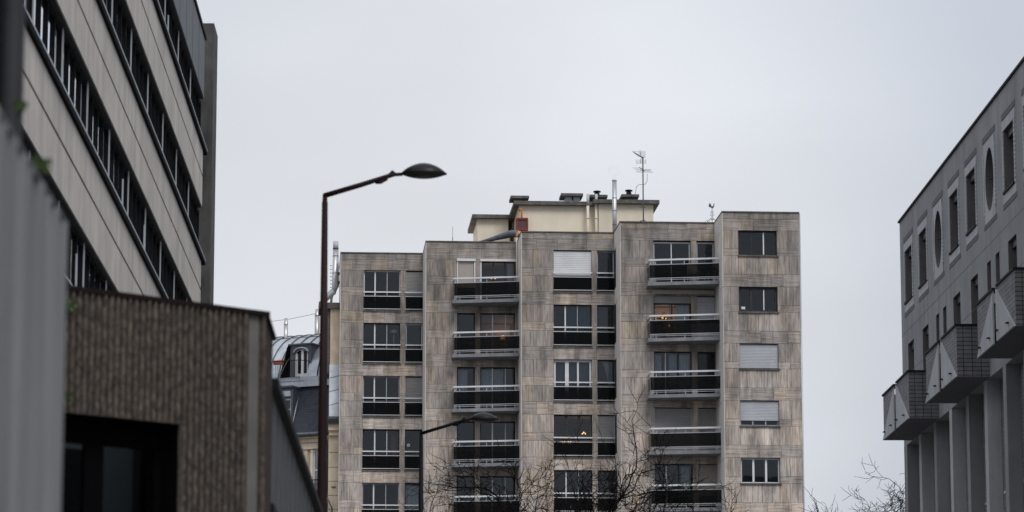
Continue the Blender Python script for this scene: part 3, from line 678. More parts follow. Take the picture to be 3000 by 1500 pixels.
# glowing shades
def shade(si, x, yo, z, w_, h_, label, e):
    y = SEC[si][2]+yo; r = Root('floor_lamp', 'C', x, y, z, label, 'floor lamp')
    q = MB(); q.tube([(x,y,z-h_/2),(x,y,z+h_/2)], [w_/2, w_*.3], 12); q.build('lamp_shade', 'glows', r)
    q = MB(); q.tube([(x,y,z-h_/2-1.0),(x,y,z-h_/2)], .015, 5); q.build('lamp_stand', 'dark', r)
    lo = light(None, e); lo.parent = r.e; lo.location = (0, -.1, 0)
shade(1, 11.0, 3.1, T(1)-.8, .32, .18, 'floor lamp with glowing orange shade behind the second balcony', 10)
shade(3, 18.9, 3.05, T(1)-.62, .3, .16, 'glowing orange lamp shade above the palm in the fourth bay', 14)
q = MB(); y = SEC[1][2]+3.5; q.box(9.7,11.4,y,y+.05,T(1)-2.1,T(1)-.05); q.build('room_wall', 'warm', AB)
q = MB(); y = SEC[3][2]+3.5; q.box(18.0,20.1,y,y+.05,T(1)-2.1,T(1)-.05); q.build('room_wall', 'warm', AB)
# table lights seen low in the bay 3 window
for i, x in enumerate((13.72, 14.02)):
    r = Root('table_lamp', 'C', x, SEC[2][2]+.8, T(3)-1.5, ['small lit table lamp low in the window above the bare tree, left of its pair', 'small lit table lamp low in the window above the bare tree, right of its pair'][i], 'table lamp', 'table lamps in the third bay')
    q = MB(); y = SEC[2][2]+.8
    for j in range(3): q.tube([(x+.06*j,y,T(3)-1.38),(x+.06*j,y,T(3)-1.28-.03*(j % 2))], .024, 6)
    q.build('bulb', 'glow', r); q = MB(); q.tube([(x+.06,y,T(3)-2.1),(x+.06,y,T(3)-1.38)], .015, 5); q.build('lamp_stand', 'dark', r)
# pedestal lamp, bay 1 row 2
x, y, z = 5.22, 173.7, T(1)-2.15
r = Root('pedestal_lamp', 'C', x, y, z, 'tall white mushroom shaped lamp standing inside the second-row window, far left bay', 'floor lamp')
q = MB(); q.tube([(x,y,z),(x,y,z+1.72)], [.06,.045], 8); q.tube([(x,y,z+1.28),(x,y,z+1.31)], .12, 10); q.build('lamp_stand', mat('aged_ivory', (.45,.40,.33), .7, noise=(4,.1)), r)
q = MB(); q.tube([(x,y,z+1.70),(x,y,z+1.76),(x,y,z+1.86),(x,y,z+1.93)], [.2,.24,.2,.08], 14); q.build('lamp_shade', mat('opal_glass', (.62,.62,.6), .6, noise=(4,.1)), r)
# round sticker
r = MB(); c = [(6.02+.085*math.cos(a*.524), T(3)-.82+.085*math.sin(a*.524)) for a in range(12)]; y = 173.18
r.yprism(c, y-.006, y-.002); st = single(r, 'window_sticker', 'white', 'C', 6.02, y, T(3)-.82, 'round white sticker on the dark window beside the nearer lamp pole top', 'sticker')
q = MB(); q.tube([(5.98,173.17,T(3)-.78),(6.05,173.17,T(3)-.80),(5.99,173.17,T(3)-.84),(6.06,173.17,T(3)-.87)], .012, 4)
o = q.build('sticker_mark', 'zincd'); 
for v in o.data.vertices: v.co = Vector(v.co) - Vector((6.02, y, T(3)-.82))
o.parent = st
# wooden door leaf inside bay 1 row 4
q = MB(); q.box(5.12, 5.4, 173.8, 173.85, T(3)-2.15, T(3)-.15); single(q, 'wooden_panel', 'wood', 'C', 5.26, 173.8, T(3)-2.15, 'brown wooden panel seen inside the fourth-row window of the far left bay', 'panel')
# chairs and table on the top balcony of bay 4
def garden_chair(x, y, z, rot, m, label):
    r = Root('garden_chair', 'C', x, y, z, label, 'chair', None)
    r.o = (0, 0, 0); r.e.rotation_euler = (0, 0, -AZ['C']+rot)
    q = MB(); q.box(-.23,.23,-.22,.22,.40,.44); q.build('seat', m, r)
    q = MB()
    for i in range(5): q.box(-.22,.22,.2,.23,.5+.085*i,.55+.085*i)
    q.box(-.25,-.2,.2,.24,.44,.92); q.box(.2,.25,.2,.24,.44,.92); q.build('backrest', m, r)
    for sx_ in (-1, 1):
        for sy in (-1, 1):
            q = MB(); q.tube([(sx_*.24,sy*.22,0),(sx_*.2,sy*.18,.4)], .02, 5); q.build('leg', m, r)
        q = MB(); q.box(sx_*.25-.025,sx_*.25+.025,-.2,.2,.62,.65); q.tube([(sx_*.25,-.18,.62),(sx_*.22,-.2,.44)], .018, 5); q.build('armrest', m, r)
zf = T(0)-2.33
garden_chair(19.95, 162.05, zf, .2, 'shut', 'white slatted garden chair behind the tinted glass of the top right balcony')
r = Root('garden_table', 'C', 20.75, 162.2, zf, 'dark round table right of the white chair on the top balcony', 'table')
q = MB(); q.tube([(20.75,162.2,zf+.72),(20.75,162.2,zf+.75)], .42, 18); q.build('tabletop', 'dark', r)
for a in range(3):
    q = MB(); q.tube([(20.75+.32*math.cos(a*2.1+.4),162.2+.32*math.sin(a*2.1+.4),zf),(20.75,162.2,zf+.72)], .018, 5); q.build('leg', 'white', r)
def plant(x, y, z, h, n, m, label, spread=.3, pot=None, cat='plant', lf=.11):
    r = Root('potted_plant', 'C', x, y, z, label, cat)
    q = MB(); l = MB()
    for i in range(n):
        a = random.uniform(0, 6.28); s = random.uniform(.3, 1)*spread; hh = h*random.uniform(.55, 1); tip = Vector((x+s*math.cos(a), y+s*math.sin(a)*.6, z+hh))
        q.tube([(x,y,z+.12),((x+tip.x)/2+random.uniform(-.03,.03),(y+tip.y)/2,z+hh*.65),tip], [.012,.009,.005], 4)
        for j in range(5):
            t_ = random.uniform(.5, 1); c_ = Vector((x,y,z+.12)).lerp(tip, t_); b_ = random.uniform(0, 6.28); d_ = Vector((math.cos(b_), math.sin(b_)*.5, random.uniform(-.3,.4)))*lf; w_ = Vector((-d_.y, d_.x, .02)).normalized()*lf*.22
            l.face([c_, c_+d_*.5+w_, c_+d_, c_+d_*.5-w_])
    q.build('stem', 'bark', r); l.build('leaves', m, r)
    q = MB(); q.tube([(x,y,z),(x,y,z+.16)], [.07,.1], 10); q.build('pot', 'terra', r)
plant(19.75, 162.45, T(0)-1.75, .75, 9, mat('green_leaf', (.03,.10,.03), .6, noise=(6,.3)), 'bright green plant above the handrail of the top right balcony', .14)
q = MB(); q.box(19.6,19.9,162.3,162.6,zf,T(0)-1.76); single(q, 'plant_stand', 'dark', 'C', 19.75, 161.8, zf, 'dark stand under the green plant on the top right balcony', 'stand')
plant(18.45, 162.6, T(1)-1.85, 1.0, 12, 'leafd', 'palm like plant before the lit lamp of the fourth bay', .42, lf=.26)
q = MB(); q.box(18.3,18.6,162.45,162.75,T(1)-2.33,T(1)-1.86); single(q, 'plant_stand', 'dark', 'C', 18.45, 162.6, T(1)-2.33, 'dark stand under the palm like plant of the fourth bay', 'stand')
def flower_box(x, si, t, w_, label, m='leafd', out=1.5, flowers=None, pm='dark', inside=1):
    y = SEC[si][2]-(.95+.8*(x-17.66)/3.5)+.14; z = t-1.62; r = Root('flower_box', 'C', x, y, z, label, 'flower box')
    q = MB(); q.prism([(x-w_/2, y-.07), (x+w_/2, y-.07), (x+w_/2, y+.07), (x-w_/2, y+.07)], z, z+.15); q.build('trough', pm, r)
    l = MB()
    for i in range(int(w_*70)):
        c_ = Vector((x+random.uniform(-w_/2, w_/2), y+random.uniform(-.08,.08), z+.15+random.uniform(0, .1))); a = random.uniform(0, 6.28); d_ = Vector((math.cos(a), math.sin(a), random.uniform(-.3,.6)))*.05; u_ = Vector((-d_.y, d_.x, .02))*.5
        l.face([c_, c_+d_*.5+u_, c_+d_, c_+d_*.5-u_])
    l.build('foliage', m, r)
redm = mat('red_flower', (.22, .02, .03), .7, noise=(6, .3))
flower_box(18.15, 3, T(1), .5, 'planter of red flowers at the left end of the lit fourth bay balcony', redm, 1.0)
flower_box(19.8, 3, T(1), .55, 'dark hanging planter nearest the middle of the lit fourth bay balcony', 'leafd', 1.35)
flower_box(20.42, 3, T(1), .45, 'short dark hanging planter, second from the right on the lit balcony', 'leafd', 1.48)
flower_box(20.92, 3, T(1), .5, 'dark planter with red blooms at the right end of the lit balcony', redm, 1.58)
flower_box(18.55, 3, T(3)+.12, .3, 'small planter of red flowers on the handrail before closed shutters', redm, 1.1)
flower_box(20.3, 3, T(3)+.1, .25, 'small bare planter on the handrail before closed shutters, right of the red flowers', 'leafd', 1.45)

# ================================================================== old building with zinc roof (frame H)
HX, HY = -83.145, 155.135
OB = Root('old_stone_building', 'H', HX-3, HY, G, 'old Parisian stone building with curved zinc roof and dark slate mansard', 'building')
def hb(): return MB()
class HM(MB):
    def build(s, name, m, root=None, parent=None, label=None):
        s.v = [(x+HX, y+HY, z) for x, y, z in s.v]; return MB.build(s, name, m, root, parent, label)
zg = 21.2
# stone wall with a window opening
q = HM(); wx0, wx1, wz0, wz1 = -1.40, -.30, 17.7, 20.42
for xa, xb, za, zb in ((-9, wx0, G, zg-.25), (wx1, 0, G, zg-.25), (wx0, wx1, wz1, zg-.25), (wx0, wx1, G, wz0)): q.face([(xa,0,za),(xb,0,za),(xb,0,zb),(xa,0,zb)])
for p in ([(wx0,0,wz0),(wx0,.35,wz0),(wx0,.35,wz1),(wx0,0,wz1)], [(wx1,.35,wz0),(wx1,0,wz0),(wx1,0,wz1),(wx1,.35,wz1)], [(wx0,0,wz1),(wx1,0,wz1),(wx1,.35,wz1),(wx0,.35,wz1)]): q.face(p)
q.face([(0,0,G),(0,10,G),(0,10,zg),(0,0,zg)]); q.face([(-9,10,G),(-9,0,G),(-9,0,zg),(-9,10,zg)])
q.build('wall', 'stone', OB)
q = HM()
q.box(-9,0.02,-.14,.05,zg-.42,zg-.2); q.box(-9,0.05,-.3,.05,zg-.2,zg-.06)
for xa in (-3.5,-2.6,-1.75,-.9,-.1): q.box(xa-.1,xa+.1,-.09,0,zg-.75,zg-.43)
q.box(wx0-.25,wx1+.2,-.07,0,wz1+.002,wz1+.35); q.box(wx0-.7,wx0-.42,-.06,0,wz1-.95,wz1-.15); q.box(-9,0,-.05,0,17.2,17.45)
for i in range(16): q.box(-9,-1.8,-.012,0,G+2+i*1.3,G+3.27+i*1.3)
q.build('cornice', 'stone', OB)
q = HM(); q.tube([(-9,-.36,zg),(0.03,-.36,zg)], .13, 10); 
for i in range(12): q.tube([(-.4-i*.62,-.36,zg),(-.43-i*.62,-.36,zg)], .15, 10)
q.build('gutter', 'zincd', OB)
q = HM(); q.tube([(-.12,-.25,zg-.3),(-.12,-.1,zg-.7),(-.12,-.1,G)], .05, 8); q.build('downpipe', 'zincd', OB)
# window in stone wall
q = HM(); q.box(wx0+.3,wx1,.2,.27,wz0,wz0+.08); q.box(wx0+.3,wx1,.2,.27,wz1-.08,wz1)
for xx in (wx0+.3, -.62, wx1-.07): q.box(xx,xx+.07,.19,.26,wz0+.08,wz1-.08)
q.box(wx0+.37,wx1-.07,.19,.26,wz0+1.55,wz0+1.64); o = q.build('window', 'white', OB)
q = HM(); q.face([(wx0+.3,.24,wz0),(wx1,.24,wz0),(wx1,.24,wz1),(wx0+.3,.24,wz1)]); q.build('pane', 'glassd', OB, o)
q = HM(); 
for i in range(30): z = wz0+.06+i*.088; q.box(wx0+.02,wx0+.28,.1-.0,.15,z,z+.06)
q.box(wx0,wx0+.02,.08,.17,wz0,wz1); q.box(wx0+.28,wx0+.3,.08,.17,wz0,wz1); q.build('louvred_shutter', 'chimc', OB)
q = HM(); zb = 17.55
q.box(-1.65,-.05,-.5,-.02,zb-.12,zb); o = q.build('balcony', 'stone', OB)
q = HM(); q.box(-1.62,-.08,-.48,-.45,zb+1.12,zb+1.17); q.box(-1.62,-.08,-.48,-.45,zb+.12,zb+.15)
for i in range(16):
    x = -1.6+i*.1; q.tube([(x,-.465,zb),(x,-.465,zb+1.15)], .013, 4)
    q.tube([(x,-.465,zb+.9),(x+.04,-.465,zb+.97),(x+.08,-.465,zb+.9),(x+.04,-.465,zb+.83),(x,-.465,zb+.9)], .01, 4)
    q.tube([(x,-.465,zb+.45),(x+.05,-.465,zb+.6),(x+.1,-.465,zb+.45),(x+.05,-.465,zb+.3),(x,-.465,zb+.45)], .012, 4)
q.build('iron_railing', 'black', OB, o)
# slate mansard: from gutter to curb, flashing at left, bay with window further left
q = HM(); q.face([(-2.42,.0,21.3),(0,.0,21.3),(0,1.25,24.02),(-2.55,1.25,24.02)], uv=[(-2.42,0),(0,0),(0,3),(-2.55,3)]); q.build('slate_slope', 'slate', OB)
q = HM(); q.tube([(-2.42,-.02,21.4),(-2.56,1.22,24.0)], .035, 5); q.build('flashing', 'alu', OB)
q = HM(); q.box(-9,-2.62,.25,1.2,23.1,23.95,skip='b') if False else None
bx0, bx1, bz0, bz1 = -3.75, -2.62, 21.35, 23.32
for xa, xb, za, zb_ in ((-9,bx0,21.2,23.9),(bx1,-2.5,21.2,23.9),(bx0,bx1,bz1,23.9)): q.face([(xa,.3,za),(xb,.3,za),(xb,.3,zb_),(xa,.3,zb_)])
q.face([(-2.5,.3,21.2),(-2.5,1.3,21.2),(-2.5,1.3,23.9),(-2.5,.3,23.9)]); q.build('dormer_wall', 'zincd', OB)
q = HM(); q.box(bx0-.1,bx1+.0,.2,.3,23.42,23.72); q.build('lintel', 'sill', OB)
q = HM(); q.box(-9,-2.45,.1,1.25,23.9,24.0); q.build('dormer_cornice', 'zincd', OB)
q = HM()
for xx in (bx0, -3.22, bx1-.07): q.box(xx,xx+(.12 if xx == -3.22 else .07),.38,.45,bz0,bz1)
q.box(bx0+.07,bx1-.07,.38,.45,bz1-.09,bz1); q.box(bx0+.07,bx1-.07,.39,.44,bz1-.62,bz1-.57); o = q.build('window', 'white', OB)
q = HM(); q.face([(bx0,.43,bz0),(bx1,.43,bz0),(bx1,.43,bz1),(bx0,.43,bz1)]); q.build('pane', 'glass', OB, o)
q = HM(); q.box(bx0-.3,bx1+.1,1.0,1.05,bz0-.2,bz1+.2); q.build('room_wall', 'inter', OB)
for i, (xa, xb) in enumerate(((-3.7,-3.3),(-3.05,-2.75))):
    c = HM()
    for j in range(14):
        u0, u1 = j/14, (j+1)/14; f_ = lambda u: (xa+(xb-xa)*u, .6+.03*math.sin(u*22))
        c.face([(*f_(u0),bz0),(*f_(u1),bz0),(*f_(u1),bz1-.1),(*f_(u0),bz1-.1)], sm=True)
    c.v = [(x+HX, y+HY, z) for x, y, z in c.v]
    single(c, 'curtain', 'lace', 'H', HX+xa, HY+.6, bz0, ['net curtain in the left casement beside the slate roof', 'net curtain in the right casement beside the slate roof'][i], 'curtain')
q = HM(); q.box(bx0,bx1,.2,.23,22.1,22.14)
for i in range(9): q.tube([(bx0+.05+i*.13,.22,21.35),(bx0+.05+i*.13,.22,22.1)], .01, 4)
q.build('iron_railing', 'black', OB)
# zinc roof: curved section with ribs
prof = []
for i in range(15):
    a = R(8 + 78*i/14); prof.append((1.25 + 4.1*(1-math.cos(a))/(1-math.cos(R(86))) , 24.12 + 3.42*math.sin(a)/math.sin(R(86))))
def pro(u):                     # point on the curve
    f = u*14; i = min(13, int(f)); t_ = f-i; return (prof[i][0]+(prof[i+1][0]-prof[i][0])*t_, prof[i][1]+(prof[i+1][1]-prof[i][1])*t_)
dz = 24.12 + 3.42*math.sin(R(8))/math.sin(R(86))
q = HM(); dl, dr = -3.62, -2.05
segs = list(zip(prof, prof[1:]))
def cutx(z): return -3.95+.28*(z-24.4)
for (a, b) in segs:
    if b[1] < 26.3:
        q.face([(-9,a[0],a[1]),(cutx(a[1]),a[0],a[1]),(cutx(b[1]),b[0],b[1]),(-9,b[0],b[1])], sm=True); q.face([(-2.18,a[0],a[1]),(0.2,a[0],a[1]),(0.2,b[0],b[1]),(-2.18,b[0],b[1])], sm=True)
    else: q.face([(-9,a[0],a[1]),(0.2,a[0],a[1]),(0.2,b[0],b[1]),(-9,b[0],b[1])], sm=True)
q.face([(-9,prof[-1][0],prof[-1][1]),(.2,prof[-1][0],prof[-1][1]),(.2,10,27.7),(-9,10,27.7)])
q.build('zinc_roof', 'zinc', OB)
q = HM(); q.box(-9,.1,1.0,1.35,24.02,24.12+.45,skip=''); q.build('curb', 'zinc', OB)
k = 0; x = -7.6
while x < .1:
    q = HM(); pth = [(x, p[0]-.02, p[1]+.02) for p in prof]
    if -3.95 < x < -2.15: pth = [p for p in pth if p[2] > 26.4]
    if len(pth) > 1: q.tube(pth, .035, 4); q.build('roof_rib', 'zincd', OB)
    x += .605
q = HM()
for u, z in ((.72, 0),):
    b_, zz = pro(u); q.box(-9,.1,b_-.03,b_+.03,zz-.005,zz+.03)
q.build('roof_seam', 'zincd', OB)
# dormer
DO = HM(); yb = 1.55
DO.box(-3.38,-3.12,yb,yb+2.4,24.45,26.42); DO.box(-2.28,-2.08,yb,yb+2.4,24.45,26.42); 
arc = [(-3.12, 25.95)] + [(-2.7+.42*math.cos(R(180-18*i)), 25.98+.24*math.sin(R(18*i))) for i in range(11)] + [(-2.28, 25.95), (-2.28, 26.42), (-3.12, 26.42)]
DO.yprism(arc, yb, yb+.3); DO.box(-3.12,-2.28,yb+.3,yb+2.4,26.2,26.42); dorm = DO.build('dormer', 'zincd', OB)
q = HM(); q.box(-3.48,-2.0,yb-.1,yb+2.6,26.422,26.5); q.build('dormer_roof', 'zincd', OB, dorm)
q = HM(); q.tube([(-2.7+.46*math.cos(R(180-18*i)), yb-.03, 25.98+.28*math.sin(R(18*i))) for i in range(11)], .05, 6); q.build('arched_hood', 'zinc', OB, dorm)
q = HM()
for xa, xb in ((-3.12,-3.0),(-2.76,-2.62),(-2.4,-2.28)): q.box(xa,xb,yb+.12,yb+.2,24.4,25.98 if xa != -2.76 else 26.18)
q.box(-3.0,-2.76,yb+.13,yb+.19,24.4,24.85); q.box(-2.62,-2.4,yb+.13,yb+.19,24.4,24.85); q.tube([(-2.7+.40*math.cos(R(180-18*i)), yb+.14, 25.98+.2*math.sin(R(18*i))) for i in range(11)], .04, 5)
o = q.build('dormer_window', 'white', OB, dorm)
q = HM(); q.box(-3.1,-2.3,yb+.22,yb+.24,24.4,26.2); q.build('dormer_pane', 'glassd', OB, dorm)
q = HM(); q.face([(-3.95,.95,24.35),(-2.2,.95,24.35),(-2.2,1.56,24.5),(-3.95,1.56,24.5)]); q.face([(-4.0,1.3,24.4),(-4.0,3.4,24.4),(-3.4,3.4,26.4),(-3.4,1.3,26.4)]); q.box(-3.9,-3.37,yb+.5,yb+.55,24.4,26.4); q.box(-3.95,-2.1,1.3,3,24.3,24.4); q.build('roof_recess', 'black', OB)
q = HM(); rz = 25.48; q.tube([(-3.9,.85,rz),(-2.4,.85,rz),(-2.12,1.5,rz)], .018, 4); q.tube([(-3.9,.85,24.55),(-2.4,.85,24.55)], .014, 4)
for i in range(16): q.tube([(-3.9+i*.1,.85,24.4),(-3.9+i*.1,.85,rz)], .009, 4)
q.build('iron_railing', 'black', OB)
r = Root('flower_box', 'H', HX-3.62, HY+.75, rz-.2, 'terracotta window box hung on the dormer railing of the zinc roof', 'flower box')
q = HM(); q.xprism([(.66,rz-.2),(.84,rz-.2),(.87,rz-.02),(.63,rz-.02)], -3.95, -3.4); q.build('trough', 'terra', r)
q = HM(); q.box(-4.0,-3.35,.6,.9,rz-.019,rz+.02); q.build('rim', 'terra', r)
# little roof cowl
q = HM(); b_, zz = pro(.75); q.tube([(-1.95,b_,zz),(-1.95,b_-.1,zz+.12),(-2.12,b_-.15,zz+.16)], [.12,.12,.04], 8); q.build('roof_cowl', 'zincd', OB)
# flues behind the zinc roof (frame C)
def flue(name, x, y, z0, z1, r_, label, cone=True, brace=False):
    r = Root(name, 'C', x, y, z0, label, 'flue', 'metal flues above the old roofs')
    q = MB(); q.tube([(x,y,z0),(x,y,z1-.35)], r_, 12); q.build('flue_pipe', 'steel', r)
    q = MB(); q.tube([(x,y,z1-.35),(x,y,z1-.33),(x,y,z1)], [r_*1.12, r_*1.05, r_*.72], 12); q.build('flue_cap', 'steel', r)
    if brace: q = MB(); q.tube([(x,y,z1-.9),(x-.35,y,z1-1.4)], .02, 5); q.build('brace', 'dark', r)
flue('metal_flue', -.58, 182, 26.5, 28.42, .11, 'short cone topped flue at the left of the zinc roof ridge', brace=True)
flue('metal_flue', 1.16, 182, 26.5, 28.95, .13, 'flue on the zinc ridge hidden partly by the tall lamp pole')
# wire
q = MB(); q.tube([(-3.5,182,27.88),(-1.76,182,28.18),(-.3,182,28.39),(1.16,182,28.72)], .012, 4); single(q, 'cable', 'ant', 'C', 1.16, 182, 28.7, 'thin wire rising across the sky to the flue beside the lamp pole', 'cable')

# ================================================================== narrow house with tall chimney wall
NB = Root('narrow_house', 'C', 2.0, 174.5, G, 'narrow stone house with cream chimney wall and zinc slope beside the stone tower', 'house')
q = MB(); q.box(1.83,2.37,174.5,176.9,24.7,27.78); q.build('chimney_wall', 'chimc', NB)
q = MB(); q.box(1.2,2.345,174.3,176.95,27.78,28.1); q.build('cap_slab', 'coping', NB)
q = MB(); q.box(1.55,1.829,174.6,176.8,24.3,27.779); q.build('brick_stack', 'bricky', NB)
q = MB(); q.xprism([(173.9,21.85),(177,21.85),(177,24.75),(174.45,24.75)], 1.80, 2.335); 
q.build('zinc_slope', 'zinc', NB)
q = MB(); 
for i, z in enumerate((22.55, 23.3, 24.05)):
    yy = 173.9+.55*(z-21.85)/2.9; q.face([(1.8,yy-.02,z-.07),(2.335,yy-.02,z+.08),(2.335,yy-.02,z+.105),(1.8,yy-.02,z-.045)])
q.build('zinc_seam', 'zincd', NB)
q = MB(); q.xprism([(173.75,21.5),(174.6,21.5),(174.6,21.85),(173.6,21.85),(173.6,21.72)], 1.75, 2.345); q.build('gutter', 'zincd', NB)
q = MB(); q.box(1.78,2.34,173.95,174.6,21.15,21.499); q.box(1.8,2.32,174.12,174.6,20.9,21.149); q.build('cornice', 'stone', NB)
q = MB(); q.box(1.80,2.33,174.35,178,G,20.899); q.build('wall', 'stone', NB)
q = MB(); q.box(1.82,2.31,174.335,174.349,20.0,20.02)
for i in range(12): q.box(1.81,2.32,174.337,174.349,19.2-i*.75,19.22-i*.75)
q.box(1.98,2.2,174.32,174.349,18.1,18.18); q.build('wall_joint', 'coping', NB)
q = MB(); q.tube([(1.72,174.2,17.6),(1.85,174.1,17.3),(2.0,174.1,17.0),(2.02,174.1,16.4),(1.9,174.1,15.8),(1.9,174.1,12)], .05, 6); q.build('downpipe', 'zincd', NB)
# big twin flue with elbow
r = Root('twin_flue', 'C', 2.12, 176.2, 27.5, 'tall tapering metal flue with elbow beside the stone tower roof', 'flue', 'metal flues above the old roofs')
q = MB(); q.tube([(1.35,176.2,28.2),(1.55,176.2,28.6),(1.98,176.2,29.0),(2.1,176.2,29.3),(2.1,176.2,31.35)], [.17,.17,.19,.2,.15], 12); q.build('flue_pipe', 'steel', r)
q = MB(); q.tube([(2.1,176.2,31.36),(2.1,176.2,31.78)], [.15,.14], 12); q.build('flue_cap', 'shutl', r)
q = MB()
for z in (31.35, 30.95, 29.45, 30.0): q.tube([(2.1,176.2,z),(2.1,176.2,z+.03)], .19 if z < 30.5 else .165, 12)
for z in (29.5, 30.0): q.tube([(2.1,176.1,z),(2.36,176.1,z+.04)], .03, 5); q.tube([(2.25,176.1,z-.15),(2.36,176.1,z+.1)], .025, 5)
q.build('bracket', 'dark', r)
q = MB()
for i in range(7): q.tube([(1.9,176.05,29.2+i*.2),(1.80,176.05,29.2+i*.2+.01)], .018, 4)
q.build('rung', 'dark', r)
q = MB(); q.tube([(1.85,176.4,28.1),(1.9,176.4,28.7),(1.98,176.4,28.95)], .07, 8); q.build('side_pipe', 'steel', r)
q = MB(); q.tube([(1.34,176.2,28.1),(1.34,176.2,28.45)], [.16,.13], 10); q.build('chimney_pot', 'terra', r)

# ================================================================== left office building (frame S)
LB = Root('office_building', 'S', -8, 72, G, 'long office building with beige concrete bands and dark ribbon windows at left', 'office building')
LX = -6.8; Y0, Y1 = 44, 94.4
def band(zb, ztop, zj):
    q = MB()
    q.box(LX-.5, LX, Y0, Y1, zb, zj-.035); q.box(LX-.5, LX+.0, Y0, Y1, zj+.035, ztop)
    o = q.build('spandrel', 'conc', LB)
    q = MB(); q.box(LX-.49, LX-.035, Y0, Y1-.03, zj-.035, zj+.035); q.build('joint', 'grout', LB, o)
    q = MB(); q.box(LX-.6, LX+.09, Y0, Y1+.75, ztop, ztop+.045); q.build('sill', 'sill', LB, o)
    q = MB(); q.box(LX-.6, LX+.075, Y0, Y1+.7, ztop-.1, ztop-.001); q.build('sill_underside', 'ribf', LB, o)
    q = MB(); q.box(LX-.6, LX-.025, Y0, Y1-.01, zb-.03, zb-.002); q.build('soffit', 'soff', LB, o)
BANDS = [(18.05, 19.83, 18.97), (14.75, 16.53, 15.6), (11.5, 13.28, 12.4), (8.2, 9.98, 9.1), (4.9, 6.68, 5.8)]
for b_ in BANDS: band(*b_)
q = MB(); n = 14
q.box(LX-.6, LX, Y0, Y1+.05, 21.31, 23.1); o = q.build('top_fascia', 'fascia', LB)
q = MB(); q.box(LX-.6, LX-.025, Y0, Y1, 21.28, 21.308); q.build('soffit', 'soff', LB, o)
q = MB()
for i in range(1, 22): q.box(LX-.1, LX+.004, Y1-i*2.36-.012, Y1-i*2.36+.012, 21.32, 23.09)
q.build('panel_joint', 'grout', LB, o)
q = MB(); q.box(LX-.7, LX+.05, Y0, Y1+.2, 23.101, 23.2); q.build('coping', 'black', LB)
q = MB(); q.box(-30, LX-.76, Y0, 95.5, G, 4.9); q.box(-30, LX-3.5, Y0, 95.5, 4.901, 23.09); q.box(-30, LX-.601, Y0, 95.5, 22.9, 23.095); q.build('rear_body', 'concd', LB)
q = MB(); q.box(-9, -6.61, 95.55, 97.2, G, 23.86); q.build('end_pier', 'concd', LB)
q = MB(); q.box(LX-.9, LX-.4, 95.0, 95.549, 4, 23); q.build('end_strip', 'mull', LB)
GX = -6.99
BAY = 4.45
rows = [(19.9, 21.31), (16.6, 18.05), (13.35, 14.75), (10.05, 11.5)]
random.seed(5)
for ri, (za, zb) in enumerate(rows):
    # ceiling and floor of the storey
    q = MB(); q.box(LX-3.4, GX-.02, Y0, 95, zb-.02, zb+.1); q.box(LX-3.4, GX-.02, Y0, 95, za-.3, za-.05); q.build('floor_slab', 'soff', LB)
    for i in range(12):
        yb = 94.95 - i*BAY; ya = yb-BAY
        if ya < Y0-4: continue
        y0_, y1_ = ya+.14, min(yb-.0, 95.0)
        f = MB()
        cuts = [0, .25, .5, .75, 1]
        for c in cuts:
            yy = y0_+(y1_-y0_)*c; f.box(GX, GX+.07, max(y0_, yy-.03), min(y1_, yy+.03), za, zb)
        f.box(GX, GX+.06, y0_, y1_, zb-.12, zb-.005); f.box(GX, GX+.06, y0_, y1_, za, za+.07)
        o = f.build('window', 'ribf', LB)
        q = MB(); q.face([(GX+.02,y1_,za),(GX+.02,y0_,za),(GX+.02,y0_,zb),(GX+.02,y1_,zb)]); q.build('pane', 'ribg', LB, o)
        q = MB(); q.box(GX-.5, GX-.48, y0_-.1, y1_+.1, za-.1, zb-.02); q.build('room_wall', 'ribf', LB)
        # ajar casements and pale sheets carry the sky's reflection as painted colour
        for c in range(4):
            rr = random.random(); a_ = y0_+(y1_-y0_)*c/4+.05; b2 = y0_+(y1_-y0_)*(c+1)/4-.05
            if rr < .17:
                h_ = random.choice([.35, .55, 1.0, .62]); q = MB(); q.box(GX-.05, GX-.03, a_, b2, zb-.1-(zb-za-.15)*h_, zb-.1); q.build('pane_reflection', 'pane_reflection', LB, o)
            elif rr < .28:
                q = MB(); q.box(GX+.08, GX+.11, a_+.7, a_+.76, za+.08, zb-.5); q.build('casement', 'sill', LB, o)
        q = MB(); q.box(GX-.1, GX+.09, ya, ya+.13, za-.02, zb-.03); q.build('post', 'mull', LB)

# ================================================================== right building (frame S, wall plane x = 17)
RX = 17.0; YE = 117.4; YN = 74
RBd = Root('ministry_building', 'S', 25, 100, G, 'blue grey rendered building with oval windows and tiled balconies at right', 'building')
opsR = []; ovals = []
zt0, zt1 = 18.8, 20.66
cen = [115.3-3.45*i for i in range(12)]
kinds = ['w', 'w', 'o', 'w', 'w', 'o', 'w', 'w', 'o', 'w', 'w', 'o']
for c, kd in zip(cen, kinds):
    if kd == 'w': opsR.append((c-.87, c+.87, zt0, zt1))
    else: ovals.append(c)
low = []
for i in range(4):
    o_ = -10.35*i
    for c, hw in ((115.2, .71), (111.7, .68), (108.95, .34), (107.4, .34)): low.append((c+o_-hw, c+o_+hw, 14.9, 17.25))
opsR += [l for l in low if l[0] > YN]
def wallx(mb, x, y0, y1, z0, z1, ops):
    ys = sorted({y0, y1, *[q for o_ in ops for q in o_[:2] if y0 < q < y1]}); zs = sorted({z0, z1, *[q for o_ in ops for q in o_[2:4] if z0 < q < z1]})
    for a, b in zip(ys, ys[1:]):
        for c, d in zip(zs, zs[1:]):
            m_ = ((a+b)/2, (c+d)/2)
            if any(o_[0] < m_[0] < o_[1] and o_[2] < m_[1] < o_[3] for o_ in ops): continue
            mb.face([(x,b,c),(x,a,c),(x,a,d),(x,b,d)])
q = MB(); holes = opsR + [(c-.95, c+.95, 18.45, 20.95) for c in ovals]
